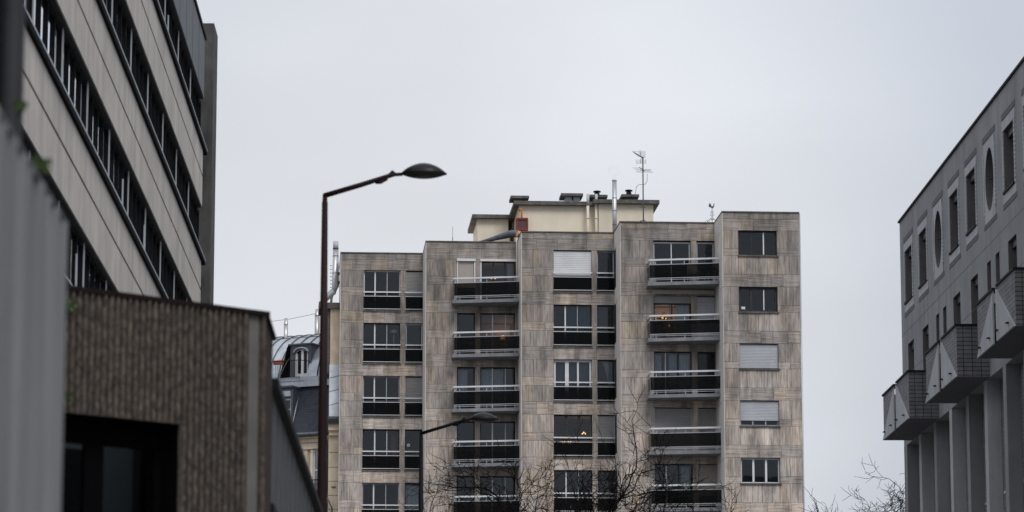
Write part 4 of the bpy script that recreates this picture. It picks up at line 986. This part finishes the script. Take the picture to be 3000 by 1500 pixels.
wallx(q, RX, YN, YE, 13.72, 21.95, holes)
q.face([(RX,YE,G),(RX+14,YE,G),(RX+14,YE,21.95),(RX,YE,21.95)]); q.face([(RX,YN,21.95),(RX+14,YN,21.95),(RX+14,YE,21.95),(RX,YE,21.95)]); q.face([(RX,YE,13.72),(RX,YN,13.72),(RX+.5,YN,13.72),(RX+.5,YE,13.72)])
q.face([(RX,YN,13.72),(RX+14,YN,13.72),(RX+14,YN,21.95),(RX,YN,21.95)])
q.build('wall', 'rconc', RBd)
def ell(c, n=32, ry=.74, rz=.98, zc=19.72): return [(c+ry*math.cos(2*math.pi*i/n), zc+rz*math.sin(2*math.pi*i/n)) for i in range(n)]
for c in ovals:
    E_ = ell(c); q = MB(); n = 32
    def rim(p):
        dy, dz_ = p[0]-c, p[1]-19.72; s = min(.95/abs(dy) if abs(dy) > 1e-6 else 99, (1.23 if dz_ > 0 else 1.27)/abs(dz_) if abs(dz_) > 1e-6 else 99); return (c+dy*s, 19.72+dz_*s)
    for i in range(n):
        a, b = E_[i], E_[(i+1) % n]; ra, rb = rim(a), rim(b); q.face([(RX-.012,a[0],a[1]),(RX-.012,b[0],b[1]),(RX-.012,rb[0],rb[1]),(RX-.012,ra[0],ra[1])])
    o = q.build('oval_surround', 'rconl', RBd)
    q = MB()
    for i in range(n):
        a, b = E_[i], E_[(i+1) % n]; q.face([(RX-.012,a[0],a[1]),(RX+.75,a[0],a[1]),(RX+.75,b[0],b[1]),(RX-.012,b[0],b[1])], sm=True)
    q.build('oval_reveal', 'rrev', RBd, o)
    q = MB(); q.face([(RX+.74, p[0], p[1]) for p in reversed(E_)]); q.build('oval_pane', 'glassd', RBd, o)
    q = MB(); q.box(RX-.02, RX+.76, c+.0, c+.02, 19.70, 19.73); q.box(RX+.3,RX+.34,c-.74,c+.74,19.69,19.73); q.build('glazing_bar', 'dark', RBd, o)
def tall_window(a, b, za, zb, dep=.5, sill=True):
    q = MB(); x1 = RX+dep
    q.face([(RX,b,za),(x1,b,za),(x1,b,zb),(RX,b,zb)]); q.face([(x1,a,za),(RX,a,za),(RX,a,zb),(x1,a,zb)]); q.face([(RX,a,zb),(x1,a,zb),(x1,b,zb),(RX,b,zb)]); q.face([(RX,b,za),(x1,b,za),(x1,a,za),(RX,a,za)])
    o = q.build('window', 'rrev', RBd)
    q = MB(); q.face([(x1-.01,b,za),(x1-.01,a,za),(x1-.01,a,zb),(x1-.01,b,zb)]); q.build('pane', 'glassd', RBd, o)
    q = MB(); q.box(x1-.1,x1-.02,a,a+.06,za,zb); q.box(x1-.1,x1-.02,b-.06,b,za,zb); q.box(RX+.12,RX+.5,a,b,zb-.22,zb-.003); q.build('window_frame', 'dark', RBd, o)
    if sill: q = MB(); q.box(RX-.07,RX+.3,a-.02,b+.02,za-.07,za-.002); q.build('window_sill', 'black', RBd, o)
for c, kd in zip(cen, kinds):
    if kd == 'w': tall_window(c-.87, c+.87, zt0, zt1)
    # trim: dark strip, pale lintel, toothed jambs, pale apron, dark strip
    zl = zt0 if kd == 'w' else 18.45; zh = zt1 if kd == 'w' else 20.95
    for za, zb in ((21.02, 21.2), (18.3, 18.44)):
        q = MB(); q.box(RX-.014,RX,c-1.15,c+1.15,za,zb); q.build('trim_strip', 'rcond', RBd)
    if kd == 'w':
        q = MB(); q.box(RX-.02,RX,c-1.1,c+1.1,20.662,20.95); q.build('lintel', 'rconl', RBd)
        q = MB(); q.box(RX-.02,RX,c-1.1,c+1.1,18.45,18.72); q.build('apron', 'rconl', RBd)
    for s in (-1, 1):
        q = MB()
        for i in range(14):
            za = 18.75+i*.136; w_ = .09; y_a = c+s*.98; q.box(RX-.03,RX,y_a-w_,y_a+w_,za,za+.115)
        q.build('toothed_trim', 'rconl', RBd)
for l in low:
    if l[0] > YN: tall_window(*l, dep=.5, sill=False)
q = MB(); q.box(RX-.06,RX+14.1,YN,YE+.06,21.951,22.02); q.build('coping', 'black', RBd)
q = MB()
for z in (17.75, 16.2): q.box(RX-.003,RX,YN,YE,z,z+.018)
q.build('render_joint', 'rcond', RBd)
# recessed lower wall and fins
q = MB(); lowz = 13.719; rec = RX+.42
lo_ops = []
i = 0
finY = [(116.69-3.43*i, 117.25-3.43*i) for i in range(13)]
for i, (a, b) in enumerate(finY[:-1]):
    na = finY[i+1][1]; mid = (a+na)/2
    lo_ops.append((mid-.55, mid+.55, 10.2, 12.9)); lo_ops.append((mid-.55, mid+.55, 5.6, 8.6))
wallx(q, rec, YN, YE, G, lowz, lo_ops); q.build('lower_wall', 'tilel', RBd)
for i, (a, b) in enumerate(finY):
    q = MB(); dpt = rec if i % 2 else rec
    q.box(RX+.0, rec-.001, a, b-.02, G, lowz-.002, skip='r'); q.build('fin', 'rconl' if i % 2 else 'rconc', RBd)
for (a, b, za, zb) in lo_ops:
    q = MB(); q.face([(rec,b,za),(rec+.3,b,za),(rec+.3,b,zb),(rec,b,zb)]); q.face([(rec,a,zb),(rec+.3,a,zb),(rec+.3,b,zb),(rec,b,zb)]); q.face([(rec+.3,a,za),(rec,a,za),(rec,a,zb),(rec+.3,a,zb)]); q.face([(rec,b,za),(rec+.3,b,za),(rec+.3,a,za),(rec,a,za)])
    o = q.build('window', 'rrev', RBd)
    q = MB(); q.face([(rec+.29,b,za),(rec+.29,a,za),(rec+.29,a,zb),(rec+.29,b,zb)]); q.build('pane', 'glassd', RBd, o)
    q = MB(); q.box(rec-.03,rec,a-.1,a,za,zb+.1); q.box(rec-.03,rec,b,b+.1,za,zb+.1); q.box(rec-.03,rec,a,b,zb,zb+.1); q.build('window_frame', 'rconl', RBd, o)
    q = MB(); q.box(rec-.12,rec+.1,a-.1,b+.1,za-.08,za-.002); q.build('window_sill', 'rconl', RBd, o)
# tiled balconies
def tballoon(yn, yf):
    x0 = 16.0; zb, zt = 13.73, 15.3; ym = (yn+yf)/2; sl = .27
    q = MB()
    for a, b in ((yn, ym-sl), (ym+sl, yf)):
        q.face([(x0,b,zb),(x0,a,zb),(x0,a,zt),(x0,b,zt)])
    o = q.build('balcony', 'tilel', RBd)
    q = MB(); q.face([(x0,yn,zb),(RX,yn,zb),(RX,yn,zt),(x0,yn,zt)]); q.build('tiled_end', 'tile', RBd, o)
    q = MB(); q.face([(RX,yf,zb),(x0,yf,zb),(x0,yf,zt),(RX,yf,zt)]); q.build('tiled_end', 'tile', RBd, o)
    q = MB(); q.face([(x0,yf,zb),(RX,yf,zb),(RX,yn,zb),(x0,yn,zb)]); q.face([(x0+.3,yn,zt-.9),(RX,yn,zt-.9),(RX,yf,zt-.9),(x0+.3,yf,zt-.9)])
    q.box(x0+.15,x0+.32,ym-sl,ym+sl,zb+.001,zt+.0); q.build('balcony_floor', 'rcond', RBd, o)
    q = MB()
    for a, b in ((yn-.05, ym-sl), (ym+sl, yf+.05)): q.box(x0-.05,x0+.14,a,b,zt,zt+.06)
    q.box(x0+.141,RX,yn-.05,yn+.09,zt,zt+.06); q.box(x0+.141,RX,yf-.09,yf+.05,zt,zt+.06); q.build('balcony_coping', 'black', RBd, o)
    q = MB(); x1 = x0-.05
    for tri in (([ym-sl, zb], [yn, zb], [ym-sl, zt-.06]), ([yf, zb], [ym+sl, zb], [ym+sl, zt-.1])):
        q.face([(x1,p[0],p[1]) for p in tri])
        for a, b in zip(tri, tri[1:]+tri[:1]): q.face([(x1,a[0],a[1]),(x0,a[0],a[1]),(x0,b[0],b[1]),(x1,b[0],b[1])])
    q.build('triangular_panel', 'rconl', RBd, o)
    for yy, zz in ((yn+.8, zb+.2), (ym-sl-.35, zb+.26), (ym+sl+.5, zb+.24), (yf-.75, zb+.2)):
        q = MB(); q.box(x0-.13,x0-.05,yy-.02,yy+.16,zz,zz+.03); q.build('spout', 'black', RBd, o)
for i in range(3): tballoon(109.1-10.2*i, 115.4-10.2*i)
q = MB(); q.box(RX+.9,RX+13,YN+.1,YE-.1,G,21.9); q.build('rear_body', 'rcond', RBd)

# ================================================================== corduroy concrete building (foreground left)
CBd = Root('ribbed_concrete_building', 'K', 17, 25, G, 'low brown building faced in ribbed rough concrete with a dark window', 'building')
kx1, ky, kz = 18.35, 23.79, 4.70
wxa, wxb, wzt = 15.0, 17.38, 3.62
def ribs(mb, xa, xb, za, zb):
    pw = .068; n = int((xb-xa)/pw); 
    nz_ = max(1, int((zb-za)/.06))
    for i in range(n):
        x = xa+i*pw; pts = [(x+.006, .012), (x+.014, -.028), (x+.022, -.052), (x+.044, -.052), (x+.054, -.025)]
        jit = [[random.uniform(-.011, .011) for _ in range(5)] for _ in range(nz_+1)]
        for k in range(nz_):
            z0_, z1_ = za+(zb-za)*k/nz_, za+(zb-za)*(k+1)/nz_
            P2 = pts + [(x+pw-.006, .012)]; j0 = jit[k]+[0]; j1 = jit[k+1]+[0]
            for a in range(5):
                p, r_ = P2[a], P2[a+1]
                ja0 = j0[a] if a else 0; ja1 = j1[a] if a else 0
                mb.face([(p[0],ky+p[1]+ja0,z0_),(r_[0],ky+r_[1]+j0[a+1],z0_),(r_[0],ky+r_[1]+j1[a+1],z1_),(p[0],ky+p[1]+ja1,z1_)])
q = MB(); ribs(q, 15.0, 18.15, wzt, kz); ribs(q, wxb, 18.15, 2.2, wzt); ribs(q, 18.275, 18.348, 2.2, kz)
q.face([(15,ky,kz),(12,ky,kz),(12,ky,G),(15,ky,G)]); q.face([(15,ky+.013,wzt),(kx1,ky+.013,wzt),(kx1,ky+.013,kz),(15,ky+.013,kz)]); q.face([(wxb,ky,G),(kx1,ky,G),(kx1,ky,2.2),(wxb,ky,2.2)]); 
q.build('ribbed_wall', 'cord', CBd)
q = MB(); q.box(18.15,18.27,ky-.012,ky+.2,2.2,kz); q.build('smooth_strip', 'strip', CBd)
q = MB(); q.box(12,kx1+.01,ky-.06,ky+.25,kz+.001,kz+.045); q.build('wall_cap', 'cap', CBd)
q = MB(); q.box(12,wxb,ky+.25,ky+.3,wzt-.22,wzt); q.box(wxb-.07,wxb,ky+.25,ky+.3,G,wzt-.22); q.box(16.55,16.75,ky+.25,ky+.3,G,wzt-.22)
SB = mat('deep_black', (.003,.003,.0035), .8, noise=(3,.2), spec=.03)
q.face([(15,ky,wzt),(wxb,ky,wzt),(wxb,ky+.3,wzt),(15,ky+.3,wzt)]); q.face([(wxb,ky+.3,G),(wxb,ky,G),(wxb,ky,wzt),(wxb,ky+.3,wzt)]); o = q.build('window', SB, CBd)
q = MB(); q.face([(12,ky+.28,G),(wxb,ky+.28,G),(wxb,ky+.28,wzt-.2),(12,ky+.28,wzt-.2)]); q.build('pane', glass('deep_glass', (.35,.42,.44), 1.12), CBd, o)
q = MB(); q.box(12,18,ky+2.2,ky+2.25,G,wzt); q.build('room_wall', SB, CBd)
q = MB(); 
q.box(16.82,16.86,ky+1.2,ky+1.25,1.0,3.1); q.box(16.5,17.0,ky+1.3,ky+1.34,2.72,2.75); q.box(16.5,17.0,ky+1.3,ky+1.34,2.05,2.08); q.box(15.9,16.5,ky+1.3,ky+1.34,2.72,2.75); q.box(15.9,16.5,ky+1.3,ky+1.34,2.05,2.08)
q.build('teal_glint', mat('teal_reflection', (.14,.24,.25), .5, noise=(3,.1)), CBd)  # teal bars paint the faint reflections in the dark window
# street side: ribbed return, then lower graphite wall (frame S coordinates, converted)
c0 = W('K', kx1, ky, 0); XS, YS = fr('S'); cx = Vector((c0.x, c0.y, 0)).dot(XS); cy = Vector((c0.x, c0.y, 0)).dot(YS)
SR = Root('graphite_annex', 'S', cx-3, 45, G, 'low graphite panelled annex running back from the ribbed wall', 'building')
q = MB(); q.box(cx-1.2, cx-.0, cy+.03, cy+1.45, G, kz+.0, skip='f'); 
o = q.build('side_wall', mat('rough_side_concrete', (.05,.038,.03), .95, noise=(12,.6), spec=.1)); o.location = (0, 0, EYE); o.rotation_euler = (0, 0, -AZ['S'])
o.parent = CBd.e; o.matrix_parent_inverse = Matrix.LocRotScale(W('K', 17, 25, G), Matrix.Rotation(-AZ['K'], 3, 'Z'), None).inverted()
q = MB(); q.box(cx-1.2,cx+.03,cy+.1,cy+1.5,kz+.002,kz+.046)
o = q.build('side_cap', 'cap'); o.location = (0, 0, EYE); o.rotation_euler = (0, 0, -AZ['S']); o.parent = CBd.e; o.matrix_parent_inverse = Matrix.LocRotScale(W('K', 17, 25, G), Matrix.Rotation(-AZ['K'], 3, 'Z'), None).inverted()
gz = 4.24
q = MB(); q.box(cx-3.6, cx-.02, cy+1.46, 62, G, gz); q.build('wall', 'gwall', SR)
q = MB(); q.box(cx-3.6, cx+.06, cy+1.46, 62, gz+.001, gz+.09); q.build('coping', 'black', SR)
q = MB()
for i in range(22): q.box(cx-.02, cx-.004, cy+1.9+i*1.15, cy+1.93+i*1.15, G+.3, gz-.02)
q.build('panel_rib', mat('rib_grey', (.10,.10,.105), .6, noise=(3,.1)), SR)
q = MB(); q.box(cx-.019, cx+.03, cy+1.47, 46, 1.0, 3.12); q.build('window_band', 'black', SR)

# ================================================================== corrugated wall (nearest, left) and dark post
CW = Root('corrugated_wall', 'S', -1.9, 13, G, 'pale grey corrugated metal wall blurred at the left edge', 'wall')
q = MB(); n = 320; yA, yB = 8.0, 16.0; pts = []
for i in range(n+1):
    x = -1.855 + .045*math.sin(i*2*math.pi/13) + .012*math.sin(i*2*math.pi/5); pts.append((x, yA+(yB-yA)*i/n))
for a, b in zip(pts, pts[1:]): q.face([(a[0],b[1] if False else a[1],G),(b[0],b[1],G),(b[0],b[1],2.96),(a[0],a[1],2.96)][::-1])
q.face([(-1.84,yB,G),(-2.1,yB,G),(-2.1,yB,2.96),(-1.84,yB,2.96)]); q.face([(-2.1,yA,G),(-2.1,yB,G),(-2.1,yB,2.96),(-2.1,yA,2.96)]); q.build('metal_sheet', 'corr', CW)
q = MB(); q.box(-2.12,-1.82,yA,yB+.01,2.961,2.99); q.build('cap_strip', 'dark', CW)
q = MB(); q.box(-2.75,-2.14,17.0,17.5,G,7.0); o = q.build('tmp', 'black'); bpy.data.objects.remove(o)
r = Root('dark_pillar', 'S', -2.4, 17.3, G, 'blurred black pillar rising above the corrugated wall at top left', 'pillar')
q = MB(); q.box(-3.0,-2.320,17.0,17.5,G,7.0); q.build('pillar_body', mat('soot_black', (.004,.004,.005), .8, noise=(3,.2), spec=.05), r)
q = MB(); q.tube([(-2.245,17.05,G),(-2.245,17.05,7.0)], .06, 12); q.build('downpipe', mat('dark_pipe', (.022,.022,.025), .6, noise=(3,.2), spec=.2), r)

# ivy
def ivy(k, x, y, z, n, s, label):
    q = MB()
    for i in range(n):
        c_ = Vector((x+random.gauss(0, s), y+random.gauss(0, s*.6), z-abs(random.gauss(0, s*1.3)))); a = random.uniform(0, 6.28); d_ = Vector((math.cos(a), math.sin(a)*.4, random.uniform(-.8,.3)))*.05; u_ = Vector((d_.z, .02, -d_.x)).normalized()*.024
        q.face([c_, c_+d_*.45+u_, c_+d_, c_+d_*.45-u_])
    q.tube([(x,y,z+.02),(x+.02,y,z-s),(x-.02,y,z-2*s)], .006, 4)
    single(q, 'ivy', 'leafd', k, x, y, z, label, 'ivy', 'ivy sprigs at left')
a_, b_, c_ = px(203, 880, 'K', 'y', ky-.08); ivy('K', a_, ky-.08, c_, 34, .035, 'ivy sprig at the top left corner of the ribbed concrete wall')
a_, b_, c_ = px(186, 1150, 'K', 'y', ky-.08); ivy('K', a_, ky-.08, c_, 26, .028, 'ivy sprig at the left edge of the ribbed wall above its dark window')
a_, b_, c_ = px(100, 465, 'S', 'y', 16.2); ivy('S', a_, 16.2, c_, 45, .025, 'ivy sprig hanging over the top edge of the corrugated wall')
a_, b_, c_ = px(62, 315, 'S', 'y', 17.1); ivy('S', a_, 17.0, c_, 22, .012, 'ivy sprig at the foot of the black pillar')

# ================================================================== street lamps
def street_lamp(x, y, z, label, pm):
    r = Root('street_lamp', 'S', x, y, G, label, 'street lamp', 'street lamps with one curved arm')
    r.o = (0, 0, 0)
    h = z-G
    q = MB(); q.tube([(0,0,0),(0,0,1.2),(0,0,h*.7),(0,0,h-.12),(0,0,h-.119),(0,0,h)], [.12,.11,.068,.046,.040,.036], 12); q.tube([(0,0,0),(0,0,.06)], .2, 12); q.build('pole', pm, r)
    q = MB(); q.tube([(-.02,0,h-.02),(.55,0,h+.155),(1.02,0,h+.31),(1.1,0,h+.33)], [.042,.040,.036,.030], 10); q.build('arm', pm, r)
    q = MB(); q.tube([(.78,0,h+.19),(.86,0,h+.2),(.97,0,h+.255)], [.02,.03,.02], 8); q.tube([(1.0,0,h+.31),(1.05,0,h+.37),(1.09,0,h+.33)], [.03,.028,.02], 8); q.tube([(1.06,0,h+.32),(1.2,0,h+.33)], [.028,.03], 8); q.build('clamp', pm, r)
    # head: almond plan, domed hood over a shallow bowl
    cx_, L_, zc = 1.53, .36, h+.335; n, m_ = 20, 8
    def wid(u): return .155*(max(0, 1-abs(u)**2.2))**.75 + .004
    def pt(u, a, H): # a in 0..pi across
        sk_ = 1-abs(u)**1.9; return (cx_+L_*u, wid(u)*math.cos(a), zc + H*max(0, sk_)**.85*math.sin(a))
    for nm, H, mm in (('hood', .175, 'hood'), ('bowl', -.075, 'bowl')):
        b = MB()
        for i in range(n):
            u0, u1 = -1+2*i/n, -1+2*(i+1)/n
            for j in range(m_):
                a0, a1 = math.pi*j/m_, math.pi*(j+1)/m_; f_ = [pt(u0,a0,H),pt(u1,a0,H),pt(u1,a1,H),pt(u0,a1,H)]
                b.face(f_, sm=True)
        b.build(nm, mm, r)
    b = MB()
    for i in range(n):
        u0, u1 = -1+2*i/n, -1+2*(i+1)/n; k_ = 1.05
        for s in (-1, 1):
            b.face([(cx_+L_*u0, s*wid(u0)*k_, zc-.012),(cx_+L_*u1, s*wid(u1)*k_, zc-.012),(cx_+L_*u1, s*wid(u1)*k_, zc+.018),(cx_+L_*u0, s*wid(u0)*k_, zc+.018)])
    b.build('rim', 'poleb', r)
    return r
street_lamp(-1.7, 50, 9.76, 'nearer taller looking street lamp with brown pole and arm reaching right', 'pole')
street_lamp(-.3, 80, 9.67, 'farther street lamp with black pole before the balconies', 'poleb')

# ================================================================== bare trees
def tree(k, x, y, label, h, seed, limbs, leaves=300, zfork=7.0, lv=5, name='bare_tree'):
    rnd = random.Random(seed); r = Root(name, k, x, y, G, label, 'tree'); r.o = (0, 0, 0)
    B = MB(); T_ = MB(); LF = MB(); tips = []
    def grow(mb, p, d, ln, r0, lvl):
        wv = .2 if lvl == 0 else .33; n = 6 if lvl < 4 else 4; pts = [p.copy()]; rs = [r0]; q = p.copy(); dd = d.copy()
        for i in range(n):
            dd = (dd + Vector((rnd.gauss(0,wv), rnd.gauss(0,wv), rnd.gauss(.05,wv*.8)))).normalized(); q = q + dd*ln/n; pts.append(q.copy()); rs.append(r0*(1-.42*(i+1)/n))
        mb.tube(pts, rs, 6 if lvl < 2 else (4 if lvl < 4 else 3), caps=False)
        if lvl >= lv: tips.append(q); return
        nb = {0: 4, 1: 4, 2: 4, 3: 4}.get(lvl, 3)
        for j in range(nb):
            t_ = 1 if j == 0 else rnd.uniform(.5 if lvl == 0 else .3, .97); i = min(n-1, int(t_*n)); bp = pts[i].lerp(pts[i+1], t_*n-i) if t_ < 1 else pts[-1]
            ax = Vector((rnd.gauss(0,1), rnd.gauss(0,1), rnd.gauss(0,.6))).normalized(); ang = rnd.uniform(.15,.45) if j == 0 else rnd.uniform(.55, 1.15)
            nd = (dd*math.cos(ang) + (ax - dd*ax.dot(dd)).normalized()*math.sin(ang)).normalized(); nd.z += .12 if lvl < 3 else -.02; nd.normalize()
            rr = rs[i]*(.85 if j == 0 else rnd.uniform(.5,.68)); grow(T_ if lvl >= 1 else B, bp, nd, ln*(rnd.uniform(.5,.74) if j else .74), max(.0125, rr), lvl+1)
    B.tube([(0,0,0),(.05,0,zfork*.5),(0,.05,zfork)], [.24,.19,.16], 10, caps=False)
    for (dx, dy, dz_, ln, r0) in limbs: grow(B, Vector((0,.05,zfork-.15)), Vector((dx,dy,dz_)).normalized(), ln, r0, 0)
    B.build('trunk', 'bark', r); T_.build('branches', 'bark', r)
    for i in range(leaves):
        c_ = rnd.choice(tips) + Vector((rnd.gauss(0,.1), rnd.gauss(0,.1), rnd.gauss(0,.1))); a = rnd.uniform(0, 6.28); d_ = Vector((math.cos(a), math.sin(a), rnd.uniform(-.8,.2)))*.085; u_ = Vector((-d_.y, d_.x, rnd.uniform(-.05,.05))).normalized()*.035
        LF.face([c_, c_+d_*.5+u_, c_+d_, c_+d_*.5-u_])
    LF.build('leaves', 'leaf', r)
tx, ty, tz = px(1585, 1500, 'S', 'y', 118)
tree('S', tx, 118, 'large bare tree with few yellowing leaves before the balconies', 15, 21,
     [(-1.2,.1,.6,2.7,.08),(-.45,.1,1,3.6,.12),(.1,.3,1,3.9,.13),(.3,-.2,1,4.0,.16),(.7,.2,1,3.8,.14),(1.1,0,.8,4.0,.13),(1.7,.1,.62,3.9,.10)], 650, 7.2)
tx, ty, tz = px(2640, 1500, 'S', 'y', 150)
tree('S', tx, 150, 'small bare tree top showing behind the right building corner', 15, 9, [(-.6,.1,1,3.0,.09),(.3,.2,1,3.2,.09),(-.1,-.3,1,3.2,.1)], 25, 10.9)

# faint vapour leaving the steel flue
q = MB()
for i in range(8):
    for j in range(12):
        def sp(a, b):
            th, ph = math.pi*a/8, 2*math.pi*b/12; return (16.85+.38*math.sin(th)*math.cos(ph), 171+.3*math.sin(th)*math.sin(ph), 34.78+.38*math.cos(th))
        f_ = [sp(i+1,j), sp(i+1,j+1), sp(i,j+1), sp(i,j)]
        if i == 0: f_ = f_[:3]
        if i == 7: f_ = f_[1:]
        q.face(f_)
vm = bpy.data.materials.new('vapour'); vm.use_nodes = True; n_ = vm.node_tree.nodes; n_.remove(n_['Principled BSDF']); pv = n_.new('ShaderNodeVolumePrincipled')
pv.inputs['Color'].default_value = (.55,.57,.62,1); pv.inputs['Density'].default_value = .22
t_ = n_.new('ShaderNodeTexCoord'); g_ = n_.new('ShaderNodeTexNoise'); g_.inputs['Scale'].default_value = 3.0; g_.inputs['Detail'].default_value = 3; k_ = n_.new('ShaderNodeMapRange')
k_.inputs['From Min'].default_value = .47; k_.inputs['From Max'].default_value = .68; k_.inputs['To Max'].default_value = .5; vm.node_tree.links.new(t_.outputs['Object'], g_.inputs['Vector']); vm.node_tree.links.new(g_.outputs['Fac'], k_.inputs['Value']); vm.node_tree.links.new(k_.outputs[0], pv.inputs['Density']); vm.node_tree.links.new(pv.outputs[0], n_['Material Output'].inputs['Volume'])
o = single(q, 'vapour', vm, 'C', 16.85, 171, 34.4, 'faint wisp of vapour above the tall steel flue', 'vapour'); o['kind'] = 'stuff'
bm_ = __import__('bmesh').new(); bm_.from_mesh(o.data); __import__('bmesh').ops.remove_doubles(bm_, verts=bm_.verts, dist=.0005); __import__('bmesh').ops.recalc_face_normals(bm_, faces=bm_.faces); bm_.to_mesh(o.data); bm_.free()
